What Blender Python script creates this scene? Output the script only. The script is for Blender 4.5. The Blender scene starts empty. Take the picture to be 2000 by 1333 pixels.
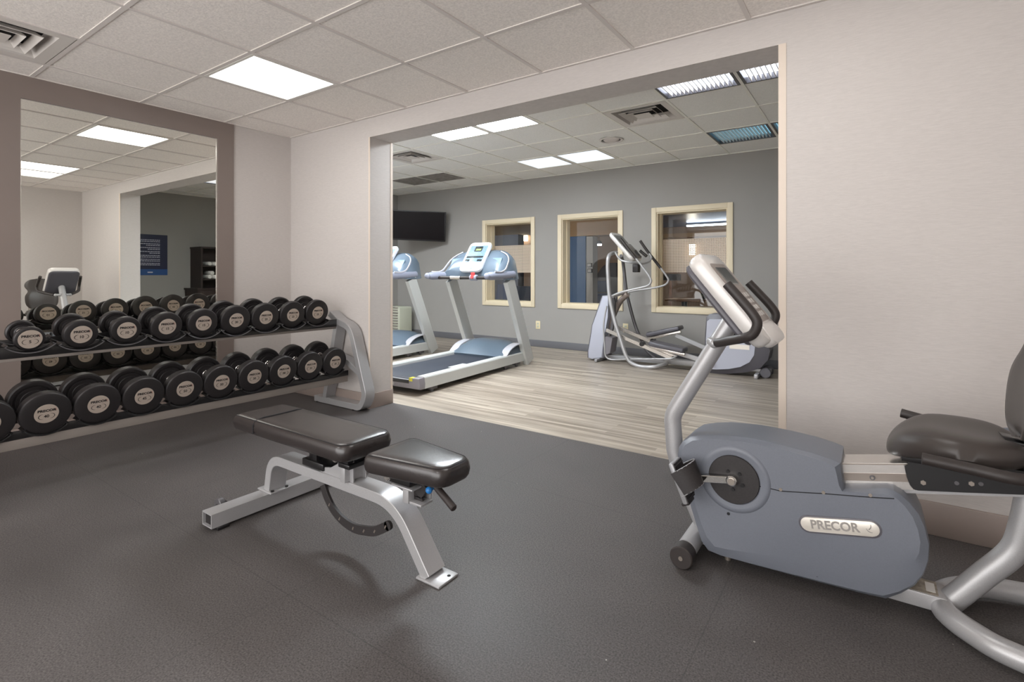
import bpy, bmesh, math, random
from mathutils import Vector, Matrix, Quaternion
random.seed(7)
D = bpy.data
SC = bpy.context.scene
COL = SC.collection
PI = math.pi

# ------------------------------------------------------------------ camera
F_PX, YAW, HORIZON, CAM_Z = 1010.0, math.radians(34.7), 535.0, 1.10
cd = D.cameras.new('camera'); cam = D.objects.new('camera', cd); COL.objects.link(cam)
cam.location = (0, 0, CAM_Z); cam.rotation_euler = (PI/2, 0, YAW)
cd.sensor_width = 36.0; cd.lens = F_PX/2000*36.0
cd.shift_y = (HORIZON-666.5)/2000.0
cd.clip_start = 0.05; cd.clip_end = 60
SC.camera = cam
# ------------------------------------------------------------------ world and exposure
W = D.worlds.new('world'); SC.world = W; W.use_nodes = True
W.node_tree.nodes['Background'].inputs[0].default_value = (1.0, .985, .98, 1)
W.node_tree.nodes['Background'].inputs[1].default_value = 4.9
SC.view_settings.view_transform = 'Standard'; SC.view_settings.look = 'None'
SC.view_settings.gamma = 1; SC.view_settings.exposure = 0.0
SC.view_settings.use_curve_mapping = False
SC.cycles.max_bounces = 12; SC.cycles.diffuse_bounces = 5; SC.cycles.glossy_bounces = 6
SC.cycles.transparent_max_bounces = 12; SC.cycles.sample_clamp_indirect = 6.0
SC.cycles.caustics_reflective = True; SC.cycles.caustics_refractive = False
SC.cycles.blur_glossy = 0.5

# strengths of the lamps (their panels are built with their fixtures)
E_FRONT, E_MID, E_BACK, E_LOUVRE, E_DIM = 11.0, 6.0, 62.0, 7.0, 1.3

SN, CS = math.sin(YAW), math.cos(YAW)
def at(x, y, ax, val):
    "the point seen at pixel (x, y) on the plane ax = val"
    u = (x-1000)/F_PX; v = (HORIZON-y)/F_PX
    r = Vector((-SN+u*CS, CS+u*SN, v)); o = Vector((0, 0, CAM_Z)); i = 'XYZ'.index(ax)
    return o + r*((val-o[i])/r[i])

def lin(c):
    return tuple(((v/255)/12.92 if v/255 <= .04045 else ((v/255+.055)/1.055)**2.4) for v in c)

# ------------------------------------------------------------------ materials
def mat(name, col, rough=.5, metal=0., spec=.5, coat=0., noise=None, bump=None, emis=None, estr=0):
    m = D.materials.new(name); m.use_nodes = True; nt = m.node_tree; b = nt.nodes['Principled BSDF']
    c = lin(col)+(1,)
    b.inputs['Base Color'].default_value = c; b.inputs['Roughness'].default_value = rough
    b.inputs['Metallic'].default_value = metal; b.inputs['Specular IOR Level'].default_value = spec
    b.inputs['Coat Weight'].default_value = coat
    if emis:
        b.inputs['Emission Color'].default_value = lin(emis)+(1,); b.inputs['Emission Strength'].default_value = estr
    if noise or bump:
        tc = nt.nodes.new('ShaderNodeTexCoord')
    if noise:   # (scale, amount, stretch xyz)
        mp = nt.nodes.new('ShaderNodeMapping'); mp.inputs['Scale'].default_value = noise[2] if len(noise) > 2 else (1, 1, 1)
        nt.links.new(tc.outputs['Object'], mp.inputs[0])
        n = nt.nodes.new('ShaderNodeTexNoise'); n.inputs['Scale'].default_value = noise[0]; n.inputs['Detail'].default_value = 4
        nt.links.new(mp.outputs[0], n.inputs['Vector'])
        mr = nt.nodes.new('ShaderNodeMapRange'); mr.inputs[1].default_value = .3; mr.inputs[2].default_value = .7
        mr.inputs[3].default_value = 1-noise[1]; mr.inputs[4].default_value = 1+noise[1]
        nt.links.new(n.outputs[0], mr.inputs[0])
        mx = nt.nodes.new('ShaderNodeVectorMath'); mx.operation = 'SCALE'; mx.inputs[0].default_value = c[:3]
        nt.links.new(mr.outputs[0], mx.inputs['Scale']); nt.links.new(mx.outputs[0], b.inputs['Base Color'])
    if bump:    # (scale, strength, distance, stretch)
        mp = nt.nodes.new('ShaderNodeMapping'); mp.inputs['Scale'].default_value = bump[3] if len(bump) > 3 else (1, 1, 1)
        nt.links.new(tc.outputs['Object'], mp.inputs[0])
        n = nt.nodes.new('ShaderNodeTexNoise'); n.inputs['Scale'].default_value = bump[0]; n.inputs['Detail'].default_value = 3
        nt.links.new(mp.outputs[0], n.inputs['Vector'])
        bp = nt.nodes.new('ShaderNodeBump'); bp.inputs['Strength'].default_value = bump[1]; bp.inputs['Distance'].default_value = bump[2]
        nt.links.new(n.outputs[0], bp.inputs['Height']); nt.links.new(bp.outputs[0], b.inputs['Normal'])
    return m

def emit(name, col, s):
    m = D.materials.new(name); m.use_nodes = True; nt = m.node_tree; nt.nodes.clear()
    e = nt.nodes.new('ShaderNodeEmission'); o = nt.nodes.new('ShaderNodeOutputMaterial')
    e.inputs[0].default_value = lin(col)+(1,); e.inputs[1].default_value = s
    nt.links.new(e.outputs[0], o.inputs[0]); return m

M = {}
M['wall'] = mat('woven wallcovering beige', (196, 190, 186), .75, noise=(26, .05, (1.2, 1.2, 14)), bump=(60, .25, .002, (1, 1, 9)))
M['wall_grey'] = mat('grey paint', (152, 149, 145), .8, noise=(1.3, .03), bump=(220, .12, .001))
M['panel_brown'] = mat('taupe mirror surround', (128, 116, 110), .42, noise=(2, .05), bump=(120, .05, .001))
M['base'] = mat('vinyl cove base taupe', (146, 132, 125), .45, noise=(8, .04))
M['base_grey'] = mat('vinyl cove base grey', (100, 100, 104), .5)
M['corner_guard'] = mat('corner guard', (216, 202, 188), .5)
M['tile'] = mat('mineral fibre tile', (238, 232, 226), .9, noise=(90, .10), bump=(130, .5, .002))
M['tbar'] = mat('ceiling grid paint', (216, 209, 204), .6)
M['tile2'] = mat('mineral fibre tile room two', (240, 239, 235), .9, noise=(90, .05), bump=(130, .3, .002))
M['tbar_pale'] = mat('pale ceiling grid paint', (240, 238, 230), .6)
M['steel_silver'] = mat('silver powder coat', (172, 171, 172), .36, .35, noise=(400, .06), coat=.15)
M['steel_grey'] = mat('grey powder coat', (150, 150, 152), .4, .3)
M['steel_dark'] = mat('dark grey steel', (92, 90, 92), .4, .3)
M['chrome'] = mat('polished chrome', (214, 212, 208), .12, 1.0)
M['beam'] = mat('taupe silver coat', (142, 134, 128), .4, .25)
M['tm_silver'] = mat('pale silver frame', (204, 206, 204), .38, .25)
M['alu_shade'] = mat('shaded aluminium groove', (150, 140, 132), .35, .8)  # darker copy of alu, with groove shade put into the colour
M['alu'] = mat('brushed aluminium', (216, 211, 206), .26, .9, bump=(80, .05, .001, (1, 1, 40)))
M['rubber'] = mat('black urethane', (32, 29, 30), .45, noise=(60, .08), bump=(300, .1, .0006))
M['rubber_soft'] = mat('black rubber grip', (46, 40, 38), .5, bump=(500, .1, .0005))
M['black'] = mat('black painted steel', (26, 25, 26), .3, coat=.2)
M['black_matte'] = mat('black matte plastic', (38, 34, 34), .55, noise=(200, .2))
M['label'] = mat('brushed label disc', (190, 176, 164), .38, .35)
M['ink'] = mat('black ink', (30, 26, 26), .6)
M['ink_red'] = mat('red ink', (176, 92, 84), .6)
M['blue_plastic'] = mat('blue grey moulded plastic', (108, 112, 121), .42, noise=(300, .04), bump=(900, .08, .0004))
M['blue_plastic2'] = mat('treadmill blue plastic', (94, 108, 122), .35, .1)
M['lav_plastic'] = mat('pale silver plastic', (196, 196, 204), .35, .2)
M['dark_plastic'] = mat('dark grey plastic', (86, 84, 90), .4)
M['pearl'] = mat('pearl plastic', (212, 208, 204), .3, .1, coat=.3)
M['console_face'] = mat('console overlay', (140, 130, 124), .35, noise=(50, .2))
M['screen'] = mat('dark display', (44, 52, 52), .15, coat=.5)
M['lcd'] = mat('green lcd', (122, 134, 92), .3)
M['leather'] = mat('black vinyl upholstery', (45, 40, 39), .27, spec=.7, noise=(14, .06), bump=(260, .18, .0008))
M['seat_foam'] = mat('brown black seat skin', (58, 52, 49), .38, bump=(500, .15, .0005))
M['seam'] = mat('dark groove', (24, 24, 28), .8)
M['badge'] = mat('champagne badge', (222, 216, 206), .35, .3)
M['badge_ink'] = mat('badge lettering', (170, 165, 160), .35, .5)
M['bolt'] = mat('zinc bolt', (170, 160, 150), .3, .8)
M['blue_knob'] = mat('blue knob', (40, 120, 190), .35)
M['belt'] = mat('running belt', (40, 45, 56), .6, noise=(200, .15))
M['white'] = mat('white paint', (226, 222, 216), .5)
M['vent_white'] = mat('diffuser enamel', (214, 208, 202), .45)
M['hole_shade'] = mat('dark opening shade', (28, 24, 24), .9)  # near-black that stands in for the shade inside openings
M['filter'] = mat('return filter', (140, 134, 128), .9, noise=(12, .3))
M['casing'] = mat('cream casing paint', (222, 208, 180), .5)
M['mirror'] = mat('mirror silvering', (244, 244, 238), .0, 1.0)
M['tv'] = mat('tv screen', (14, 7, 9), .35, spec=.15)
M['tv_case'] = mat('tv casing', (24, 22, 24), .4)
M['outlet'] = mat('almond plastic', (228, 214, 176), .45)
M['yellow'] = mat('yellow sticker', (206, 196, 60), .5)
M['red'] = mat('red stop key', (196, 60, 60), .4)
M['heater'] = mat('cream appliance', (190, 192, 174), .5)
M['navy'] = mat('navy poster', (14, 22, 56), .35)
M['navy2'] = mat('blue poster band', (16, 70, 130), .35)
M['poster_text'] = mat('pale print', (190, 190, 205), .6)
M['espresso'] = mat('espresso wood', (44, 30, 26), .45, noise=(6, .2, (1, 1, 12)))
M['towel'] = mat('white terry', (232, 230, 226), .95, bump=(200, .6, .004))
M['sticker'] = mat('sticker', (150, 140, 126), .5, noise=(60, .4))
M['blue_wall'] = mat('deep blue paint', (6, 70, 116), .6)
M['brown_wall'] = mat('warm brown paint', (132, 106, 84), .8)
M['blue_ceil'] = mat('blue lacquer ceiling', (74, 108, 150), .3)
M['lounge_floor'] = mat('lounge carpet', (70, 64, 66), .9)
M['tan_ceil'] = mat('tan soffit', (150, 118, 84), .8)
M['navy_wall'] = mat('navy panelling', (28, 34, 56), .5)
M['chair_navy'] = mat('navy upholstery', (42, 54, 80), .8)
M['wood'] = mat('walnut', (128, 88, 60), .4, noise=(8, .2, (1, 8, 1)))
M['plant'] = mat('dark leaf', (34, 52, 30), .6)
M['lamp_front'] = emit('front troffer light', (255, 252, 249), E_FRONT)
M['lamp_mid'] = emit('second troffer light', (255, 252, 249), E_MID)
M['lamp_back'] = emit('cool troffer light', (240, 247, 252), E_BACK)
M['lamp_rear'] = emit('rear troffer light', (236, 246, 255), 1.3)
M['lamp_louvre'] = emit('louvred troffer light', (224, 232, 250), E_LOUVRE)
M['lamp_dim'] = emit('dim troffer light', (120, 168, 190), E_DIM)
M['lamp_sconce'] = emit('sconce light', (255, 240, 215), 14)
M['lamp_lounge_added'] = emit('added warm lounge light', (255, 226, 190), 26)
M['lamp_linear'] = emit('linear lounge light', (236, 244, 255), 18)

M['steel_handle'] = mat('chrome handle', (196, 190, 188), .16, 1.0)
M['dark_plastic2'] = mat('mid grey plastic', (132, 128, 134), .45)
M['lav_blue'] = mat('slate blue grip', (138, 142, 158), .45)
M['pocket_blue'] = mat('pocket blue', (104, 128, 148), .5)
M['console_white'] = mat('console white', (226, 232, 240), .35)
M['face_blue'] = mat('console blue overlay', (96, 120, 142), .4, noise=(60, .25))
M['key_green'] = mat('pale key pad', (190, 222, 222), .4)
M['lav_plastic2'] = mat('lavender grey plastic', (172, 174, 186), .4)
M['steel_grey2'] = mat('warm grey steel', (138, 126, 120), .35, .4)

def rubber_floor():
    m = mat('speckled rubber floor', (84, 80, 79), .48, spec=.28); nt = m.node_tree; b = nt.nodes['Principled BSDF']; L = nt.links
    N = lambda t: nt.nodes.new(t)
    tc = N('ShaderNodeTexCoord')
    big = N('ShaderNodeTexNoise'); big.inputs['Scale'].default_value = 1.1; big.inputs['Detail'].default_value = 5; big.inputs['Roughness'].default_value = .6
    fine = N('ShaderNodeTexNoise'); fine.inputs['Scale'].default_value = 190; fine.inputs['Detail'].default_value = 2
    fleck = N('ShaderNodeTexVoronoi'); fleck.inputs['Scale'].default_value = 5.5
    for n in (big, fine, fleck): L.new(tc.outputs['Object'], n.inputs['Vector'])
    r1 = N('ShaderNodeMapRange'); r1.inputs[1].default_value = .3; r1.inputs[2].default_value = .7; r1.inputs[3].default_value = .74; r1.inputs[4].default_value = 1.22
    r2 = N('ShaderNodeMapRange'); r2.inputs[1].default_value = .3; r2.inputs[2].default_value = .7; r2.inputs[3].default_value = .55; r2.inputs[4].default_value = 1.5
    L.new(big.outputs[0], r1.inputs[0]); L.new(fine.outputs[0], r2.inputs[0])
    mu = N('ShaderNodeMath'); mu.operation = 'MULTIPLY'; L.new(r1.outputs[0], mu.inputs[0]); L.new(r2.outputs[0], mu.inputs[1])
    sc = N('ShaderNodeVectorMath'); sc.operation = 'SCALE'; sc.inputs[0].default_value = lin((80, 76, 75)); L.new(mu.outputs[0], sc.inputs['Scale'])
    lt = N('ShaderNodeMath'); lt.operation = 'LESS_THAN'; lt.inputs[1].default_value = .018; L.new(fleck.outputs['Distance'], lt.inputs[0])
    mx = N('ShaderNodeMix'); mx.data_type = 'RGBA'; L.new(lt.outputs[0], mx.inputs[0]); L.new(sc.outputs[0], mx.inputs[6]); mx.inputs[7].default_value = (.35, .33, .3, 1)
    # seams of the mats: thin darker lines on a 1.22 m grid
    sep = N('ShaderNodeSeparateXYZ'); L.new(tc.outputs['Object'], sep.inputs[0]); last = None
    for ax, off in ((0, .42), (1, .2)):
        a = N('ShaderNodeMath'); a.operation = 'ADD'; a.inputs[1].default_value = off; L.new(sep.outputs[ax], a.inputs[0])
        w = N('ShaderNodeMath'); w.operation = 'PINGPONG'; w.inputs[1].default_value = .61; L.new(a.outputs[0], w.inputs[0])
        g = N('ShaderNodeMath'); g.operation = 'LESS_THAN'; g.inputs[1].default_value = .0016; L.new(w.outputs[0], g.inputs[0])
        if last:
            mm = N('ShaderNodeMath'); mm.operation = 'MAXIMUM'; L.new(last.outputs[0], mm.inputs[0]); L.new(g.outputs[0], mm.inputs[1]); last = mm
        else: last = g
    h = N('ShaderNodeMath'); h.operation = 'MULTIPLY'; h.inputs[1].default_value = .45; L.new(last.outputs[0], h.inputs[0])
    m2 = N('ShaderNodeMix'); m2.data_type = 'RGBA'; L.new(h.outputs[0], m2.inputs[0]); L.new(mx.outputs[2], m2.inputs[6]); m2.inputs[7].default_value = (.03, .03, .03, 1)
    L.new(m2.outputs[2], b.inputs['Base Color'])
    r3 = N('ShaderNodeMapRange'); r3.inputs[1].default_value = .3; r3.inputs[2].default_value = .7; r3.inputs[3].default_value = .46; r3.inputs[4].default_value = .64
    L.new(big.outputs[0], r3.inputs[0]); L.new(r3.outputs[0], b.inputs['Roughness'])
    bp = N('ShaderNodeBump'); bp.inputs['Strength'].default_value = .25; bp.inputs['Distance'].default_value = .001
    L.new(fine.outputs[0], bp.inputs['Height']); L.new(bp.outputs[0], b.inputs['Normal'])
    return m
M['rubber_floor'] = rubber_floor()

def plank_floor():
    m = mat('streaked vinyl planks', (170, 160, 146), .36); nt = m.node_tree; b = nt.nodes['Principled BSDF']; L = nt.links
    N = lambda t: nt.nodes.new(t)
    tc = N('ShaderNodeTexCoord')
    br = N('ShaderNodeTexBrick'); br.inputs['Scale'].default_value = 1.0; br.inputs['Brick Width'].default_value = 1.1; br.inputs['Row Height'].default_value = .05
    br.inputs['Mortar Size'].default_value = .0008; br.offset = .37; br.offset_frequency = 2
    br.inputs['Color1'].default_value = (0, 0, 0, 1); br.inputs['Color2'].default_value = (1, 1, 1, 1); br.inputs['Mortar'].default_value = (.5, .5, .5, 1)
    L.new(tc.outputs['Object'], br.inputs['Vector'])
    mp = N('ShaderNodeMapping'); mp.inputs['Scale'].default_value = (1.3, 34, 1); L.new(tc.outputs['Object'], mp.inputs[0])
    n = N('ShaderNodeTexNoise'); n.inputs['Scale'].default_value = 1.0; n.inputs['Detail'].default_value = 5; L.new(mp.outputs[0], n.inputs['Vector'])
    ad = N('ShaderNodeMath'); ad.operation = 'MULTIPLY_ADD'; ad.inputs[1].default_value = .22; L.new(br.outputs['Color'], ad.inputs[0]); L.new(n.outputs[0], ad.inputs[2])
    cr = N('ShaderNodeValToRGB'); L.new(ad.outputs[0], cr.inputs[0])
    e = cr.color_ramp.elements; e[0].position = .34; e[0].color = lin((112, 101, 90))+(1,); e[1].position = .86; e[1].color = lin((190, 180, 165))+(1,)
    k = cr.color_ramp.elements.new(.6); k.color = lin((152, 141, 128))+(1,)
    L.new(cr.outputs[0], b.inputs['Base Color'])
    return m
M['planks'] = plank_floor()

def thin_glass(name, tint=(.93, .96, .97)):
    m = D.materials.new(name); m.use_nodes = True; nt = m.node_tree; nt.nodes.clear(); L = nt.links
    o = nt.nodes.new('ShaderNodeOutputMaterial'); t = nt.nodes.new('ShaderNodeBsdfTransparent'); t.inputs[0].default_value = tint+(1,)
    g = nt.nodes.new('ShaderNodeBsdfGlossy'); g.inputs['Roughness'].default_value = .0
    f = nt.nodes.new('ShaderNodeFresnel'); f.inputs[0].default_value = 1.5
    x = nt.nodes.new('ShaderNodeMixShader'); L.new(f.outputs[0], x.inputs[0]); L.new(t.outputs[0], x.inputs[1]); L.new(g.outputs[0], x.inputs[2]); L.new(x.outputs[0], o.inputs[0])
    return m
M['glass'] = thin_glass('window glass')

def dot_film():
    m = D.materials.new('perforated privacy film'); m.use_nodes = True; nt = m.node_tree; nt.nodes.clear(); L = nt.links
    N = lambda t: nt.nodes.new(t)
    o = N('ShaderNodeOutputMaterial'); tc = N('ShaderNodeTexCoord'); sep = N('ShaderNodeSeparateXYZ'); L.new(tc.outputs['Object'], sep.inputs[0])
    outs = []
    for sg in (1, -1):
        a = N('ShaderNodeMath'); a.operation = 'MULTIPLY_ADD'; a.inputs[1].default_value = sg; L.new(sep.outputs[2], a.inputs[0]); L.new(sep.outputs[0], a.inputs[2])
        s = N('ShaderNodeMath'); s.operation = 'MULTIPLY'; s.inputs[1].default_value = 2*PI/.042; L.new(a.outputs[0], s.inputs[0])
        c = N('ShaderNodeMath'); c.operation = 'SINE'; L.new(s.outputs[0], c.inputs[0]); outs.append(c)
    mu = N('ShaderNodeMath'); mu.operation = 'MULTIPLY'; L.new(outs[0].outputs[0], mu.inputs[0]); L.new(outs[1].outputs[0], mu.inputs[1])
    g = N('ShaderNodeMath'); g.operation = 'GREATER_THAN'; g.inputs[1].default_value = .36; L.new(mu.outputs[0], g.inputs[0])
    t = N('ShaderNodeBsdfTransparent'); d = N('ShaderNodeBsdfDiffuse'); d.inputs[0].default_value = lin((236, 222, 206))+(1,)
    tr = N('ShaderNodeBsdfTranslucent'); tr.inputs[0].default_value = lin((236, 222, 206))+(1,)
    dd = N('ShaderNodeMixShader'); dd.inputs[0].default_value = .35; L.new(d.outputs[0], dd.inputs[1]); L.new(tr.outputs[0], dd.inputs[2])
    x = N('ShaderNodeMixShader'); L.new(g.outputs[0], x.inputs[0]); L.new(dd.outputs[0], x.inputs[1]); L.new(t.outputs[0], x.inputs[2]); L.new(x.outputs[0], o.inputs[0])
    return m
M['film'] = dot_film()

# ------------------------------------------------------------------ mesh helpers
WORLD = {}          # world matrix of every parent, kept by hand
def fillet(pts, rad, seg=6):
    pts = [Vector(p) for p in pts]; out = [pts[0]]
    for i in range(1, len(pts)-1):
        a, b, c = pts[i-1], pts[i], pts[i+1]
        u = (a-b); v = (c-b); lu, lv = u.length, v.length
        if lu < 1e-6 or lv < 1e-6: continue
        u /= lu; v /= lv; ang = u.angle(v, PI)
        r = rad[i] if isinstance(rad, (list, tuple)) else rad
        t = min(r/max(math.tan(ang/2), 1e-3), lu*.49, lv*.49)
        if ang > PI-.02 or t < 1e-5: out.append(b); continue
        p0, p2 = b+u*t, b+v*t
        for k in range(seg+1):
            s = k/seg; out.append(p0*(1-s)**2+b*2*s*(1-s)+p2*s*s)
    out.append(pts[-1]); return out

def smooth(pts, sub=5, closed=False):
    pts = [Vector(p) for p in pts]; n = len(pts); out = []
    rng = range(n) if closed else range(n-1)
    for i in rng:
        if closed: a, b, c, d = pts[(i-1) % n], pts[i], pts[(i+1) % n], pts[(i+2) % n]
        else: a, b, c, d = pts[max(i-1, 0)], pts[i], pts[i+1], pts[min(i+2, n-1)]
        for k in range(sub):
            t = k/sub
            out.append(.5*((2*b)+(c-a)*t+(2*a-5*b+4*c-d)*t*t+(3*b-a-3*c+d)*t**3))
    if not closed: out.append(pts[-1])
    return out

class B:
    def __init__(s): s.bm = bmesh.new(); s.mi = 0; s.n0 = 0
    def m(s, i): s.mi = i; return s
    def _fin(s, faces):
        for f in faces: f.material_index = s.mi
        return faces
    def box(s, c, size, rot=None, bev=0, seg=2):
        r = bmesh.ops.create_cube(s.bm, size=1); vs = r['verts']
        mt = Matrix.Translation(Vector(c)) @ (rot.to_4x4() if rot is not None else Matrix.Identity(4)) @ Matrix.Diagonal((*size, 1))
        bmesh.ops.transform(s.bm, matrix=mt, verts=vs)
        fs = {f for v in vs for f in v.link_faces}
        for f in fs: f.material_index = s.mi
        if bev:
            es = list({e for f in fs for e in f.edges})
            r = bmesh.ops.bevel(s.bm, geom=es, offset=bev, segments=seg, affect='EDGES', profile=.5)
            for f in r['faces']: f.material_index = s.mi
        return s
    def bx(s, x0, x1, y0, y1, z0, z1, bev=0, seg=2):
        return s.box(((x0+x1)/2, (y0+y1)/2, (z0+z1)/2), (abs(x1-x0), abs(y1-y0), abs(z1-z0)), None, bev, seg)
    def loft(s, rings, closed=True, caps=True):
        R = [[s.bm.verts.new(p) for p in r] for r in rings]; fs = []
        for a, b in zip(R, R[1:]):
            n = len(a)
            for i in range(n if closed else n-1):
                j = (i+1) % n
                try: fs.append(s.bm.faces.new((a[i], a[j], b[j], b[i])))
                except ValueError: pass
        if caps and closed:
            for r in (R[0], R[-1]):
                try: fs.append(s.bm.faces.new(r))
                except ValueError: pass
        s._fin(fs); return s
    def tube(s, pts, r, n=12, up=None, caps=True, rect=None, closed=False):
        pts = [Vector(p) for p in pts]; N = len(pts); T = []
        for i in range(N):
            if closed: t = pts[(i+1) % N]-pts[i-1]
            else: t = (pts[min(i+1, N-1)]-pts[max(i-1, 0)])
            T.append(t.normalized())
        if up is None:
            up = Vector((0, 0, 1)) if abs(T[0].z) < .9 else Vector((1, 0, 0))
            nv = (up-T[0]*up.dot(T[0])).normalized(); NV = [nv]
            for i in range(1, N):
                q = T[i-1].rotation_difference(T[i]); nv = q @ nv; nv = (nv-T[i]*nv.dot(T[i])).normalized(); NV.append(nv)
        else:
            up = Vector(up); NV = [(up-t*up.dot(t)).normalized() for t in T]
        rings = []
        for i in range(N):
            a = NV[i]; b = T[i].cross(a)
            if rect:
                w, h = rect[0]/2, rect[1]/2; c = min(w, h)*rect[2] if len(rect) > 2 else 0
                if c: cs = [(w, h-c), (w-c, h), (-w+c, h), (-w, h-c), (-w, -h+c), (-w+c, -h), (w-c, -h), (w, -h+c)]
                else: cs = [(w, h), (-w, h), (-w, -h), (w, -h)]
                rings.append([pts[i]+a*x+b*y for x, y in cs])
            else:
                rr = r[i] if isinstance(r, (list, tuple)) else r
                rings.append([pts[i]+a*(rr*math.cos(2*PI*k/n))+b*(rr*math.sin(2*PI*k/n)) for k in range(n)])
        if closed: rings.append(rings[0])
        return s.loft(rings, True, caps and not closed)
    def cyl(s, p0, p1, r, r1=None, n=16, bev=0):
        p0, p1 = Vector(p0), Vector(p1); r1 = r if r1 is None else r1
        if bev:
            d = (p1-p0).normalized()
            return s.tube([p0, p0+d*bev, p1-d*bev, p1], [r-bev, r, r1, r1-bev], n)
        return s.tube([p0, p1], [r, r1], n)
    def lathe(s, prof, o, axis, n=32):
        "prof: (distance along axis, radius)"
        o = Vector(o); d = Vector(axis).normalized(); a = d.orthogonal().normalized(); b = d.cross(a); rings = []
        for h, r in prof:
            rings.append([o+d*h+a*(max(r, 1e-4)*math.cos(2*PI*k/n))+b*(max(r, 1e-4)*math.sin(2*PI*k/n)) for k in range(n)])
        return s.loft(rings, True, True)
    def prism(s, poly, y0, y1, bev=0, seg=3, axis='Y'):
        "poly: (a, b) pairs; extruded along axis from y0 to y1, rims bevelled"
        def P(a, b, t): return {'Y': Vector((a, t, b)), 'X': Vector((t, a, b)), 'Z': Vector((a, b, t))}[axis]
        v0 = [s.bm.verts.new(P(a, b, y0)) for a, b in poly]; v1 = [s.bm.verts.new(P(a, b, y1)) for a, b in poly]
        fs = []; n = len(poly)
        f0 = s.bm.faces.new(v0); f1 = s.bm.faces.new(v1); fs += [f0, f1]
        for i in range(n): fs.append(s.bm.faces.new((v0[i], v0[(i+1) % n], v1[(i+1) % n], v1[i])))
        s._fin(fs)
        if bev:
            es = list(f0.edges)+list(f1.edges)
            r = bmesh.ops.bevel(s.bm, geom=es, offset=bev, segments=seg, affect='EDGES', profile=.5)
            for f in r['faces']: f.material_index = s.mi
        return s
    def sphere(s, c, r, sc=(1, 1, 1), rot=None, n=20):
        q = bmesh.ops.create_uvsphere(s.bm, u_segments=n, v_segments=max(6, n//2), radius=r); vs = q['verts']
        mt = Matrix.Translation(Vector(c)) @ (rot.to_4x4() if rot is not None else Matrix.Identity(4)) @ Matrix.Diagonal((*sc, 1))
        bmesh.ops.transform(s.bm, matrix=mt, verts=vs)
        s._fin({f for v in vs for f in v.link_faces}); return s
    def text(s, string, size, mt, bold=0, extr=.0004, sx=1):
        cu = D.curves.new('t', 'FONT'); cu.body = string; cu.size = size; cu.align_x = 'CENTER'; cu.align_y = 'CENTER'
        cu.extrude = extr; cu.offset = bold; cu.resolution_u = 3
        o = D.objects.new('t', cu); COL.objects.link(o); dg = bpy.context.evaluated_depsgraph_get()
        me = D.meshes.new_from_object(o.evaluated_get(dg)); D.objects.remove(o); D.curves.remove(cu)
        me.transform(mt @ Matrix.Diagonal((sx, 1, 1, 1)))
        for p in me.polygons: p.material_index = s.mi
        s.bm.from_mesh(me); D.meshes.remove(me); return s
    def build(s, name, mats, parent=None, ang=35, flat=False):
        if not isinstance(mats, (list, tuple)): mats = [mats]
        bmesh.ops.recalc_face_normals(s.bm, faces=s.bm.faces[:])
        o = D.objects.new(name, None) if False else None
        me = D.meshes.new(name)
        Wm = WORLD.get(parent.name) if parent else None
        if Wm is not None: s.bm.transform(Wm.inverted())
        s.bm.to_mesh(me); s.bm.free()
        for k in mats: me.materials.append(M[k] if isinstance(k, str) else k)
        if not flat:
            me.shade_smooth(); me.set_sharp_from_angle(angle=math.radians(ang))
        o = D.objects.new(name, me); COL.objects.link(o)
        if parent: o.parent = parent; WORLD[o.name] = Wm
        else: WORLD[o.name] = Matrix.Identity(4)
        return o

def tag(o, label=None, cat=None, group=None, kind=None):
    if label: o['label'] = label
    if cat: o['category'] = cat
    if group: o['group'] = group
    if kind: o['kind'] = kind
    return o
def thing(name, loc, label, cat, group=None, rz=0):
    o = D.objects.new(name, None); COL.objects.link(o); o.location = loc; o.rotation_euler = (0, 0, rz); o.empty_display_size = .1
    WORLD[o.name] = Matrix.Translation(Vector(loc)) @ Matrix.Rotation(rz, 4, 'Z')
    return tag(o, label, cat, group)
def struct(b, name, mats, parent=None, ang=35):
    o = b.build(name, mats, parent, ang)
    if not parent: o['kind'] = 'structure'
    return o
def kids(o): return [c for c in D.objects if c.parent == o]
def copy_tree(o, parent=None):
    c = o.copy(); COL.objects.link(c); c.parent = parent; WORLD[c.name] = WORLD.get(o.name)
    for k in kids(o): copy_tree(k, c)
    return c
def copy_thing(o, loc, rz, label, group=None):
    c = copy_tree(o); c.location = loc; c.rotation_euler = (0, 0, rz); c['label'] = label
    if group: c['group'] = group
    return c

# ================================================================== THE ROOMS
H1, H2 = 2.368, 2.545          # ceilings of the front room and the cardio room
XL, XR, YF, YB = -4.46, 1.15, -1.9, 2.803      # front room
YP = 3.043                     # back face of the dividing wall
X2L, X2R, Y2 = -7.15, 1.41, 6.63               # cardio room
OX0, OX1, OZ = -3.348, -.362, 2.213            # the wide opening

b = B(); b.bx(XL-.2, XR+.2, YF-.2, YP, -.1, 0); struct(b, 'floor', 'rubber_floor')
b = B(); b.bx(X2L-.2, X2R+.2, YP, Y2+.2, -.1, 0); struct(b, 'floor', 'planks')
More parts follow.
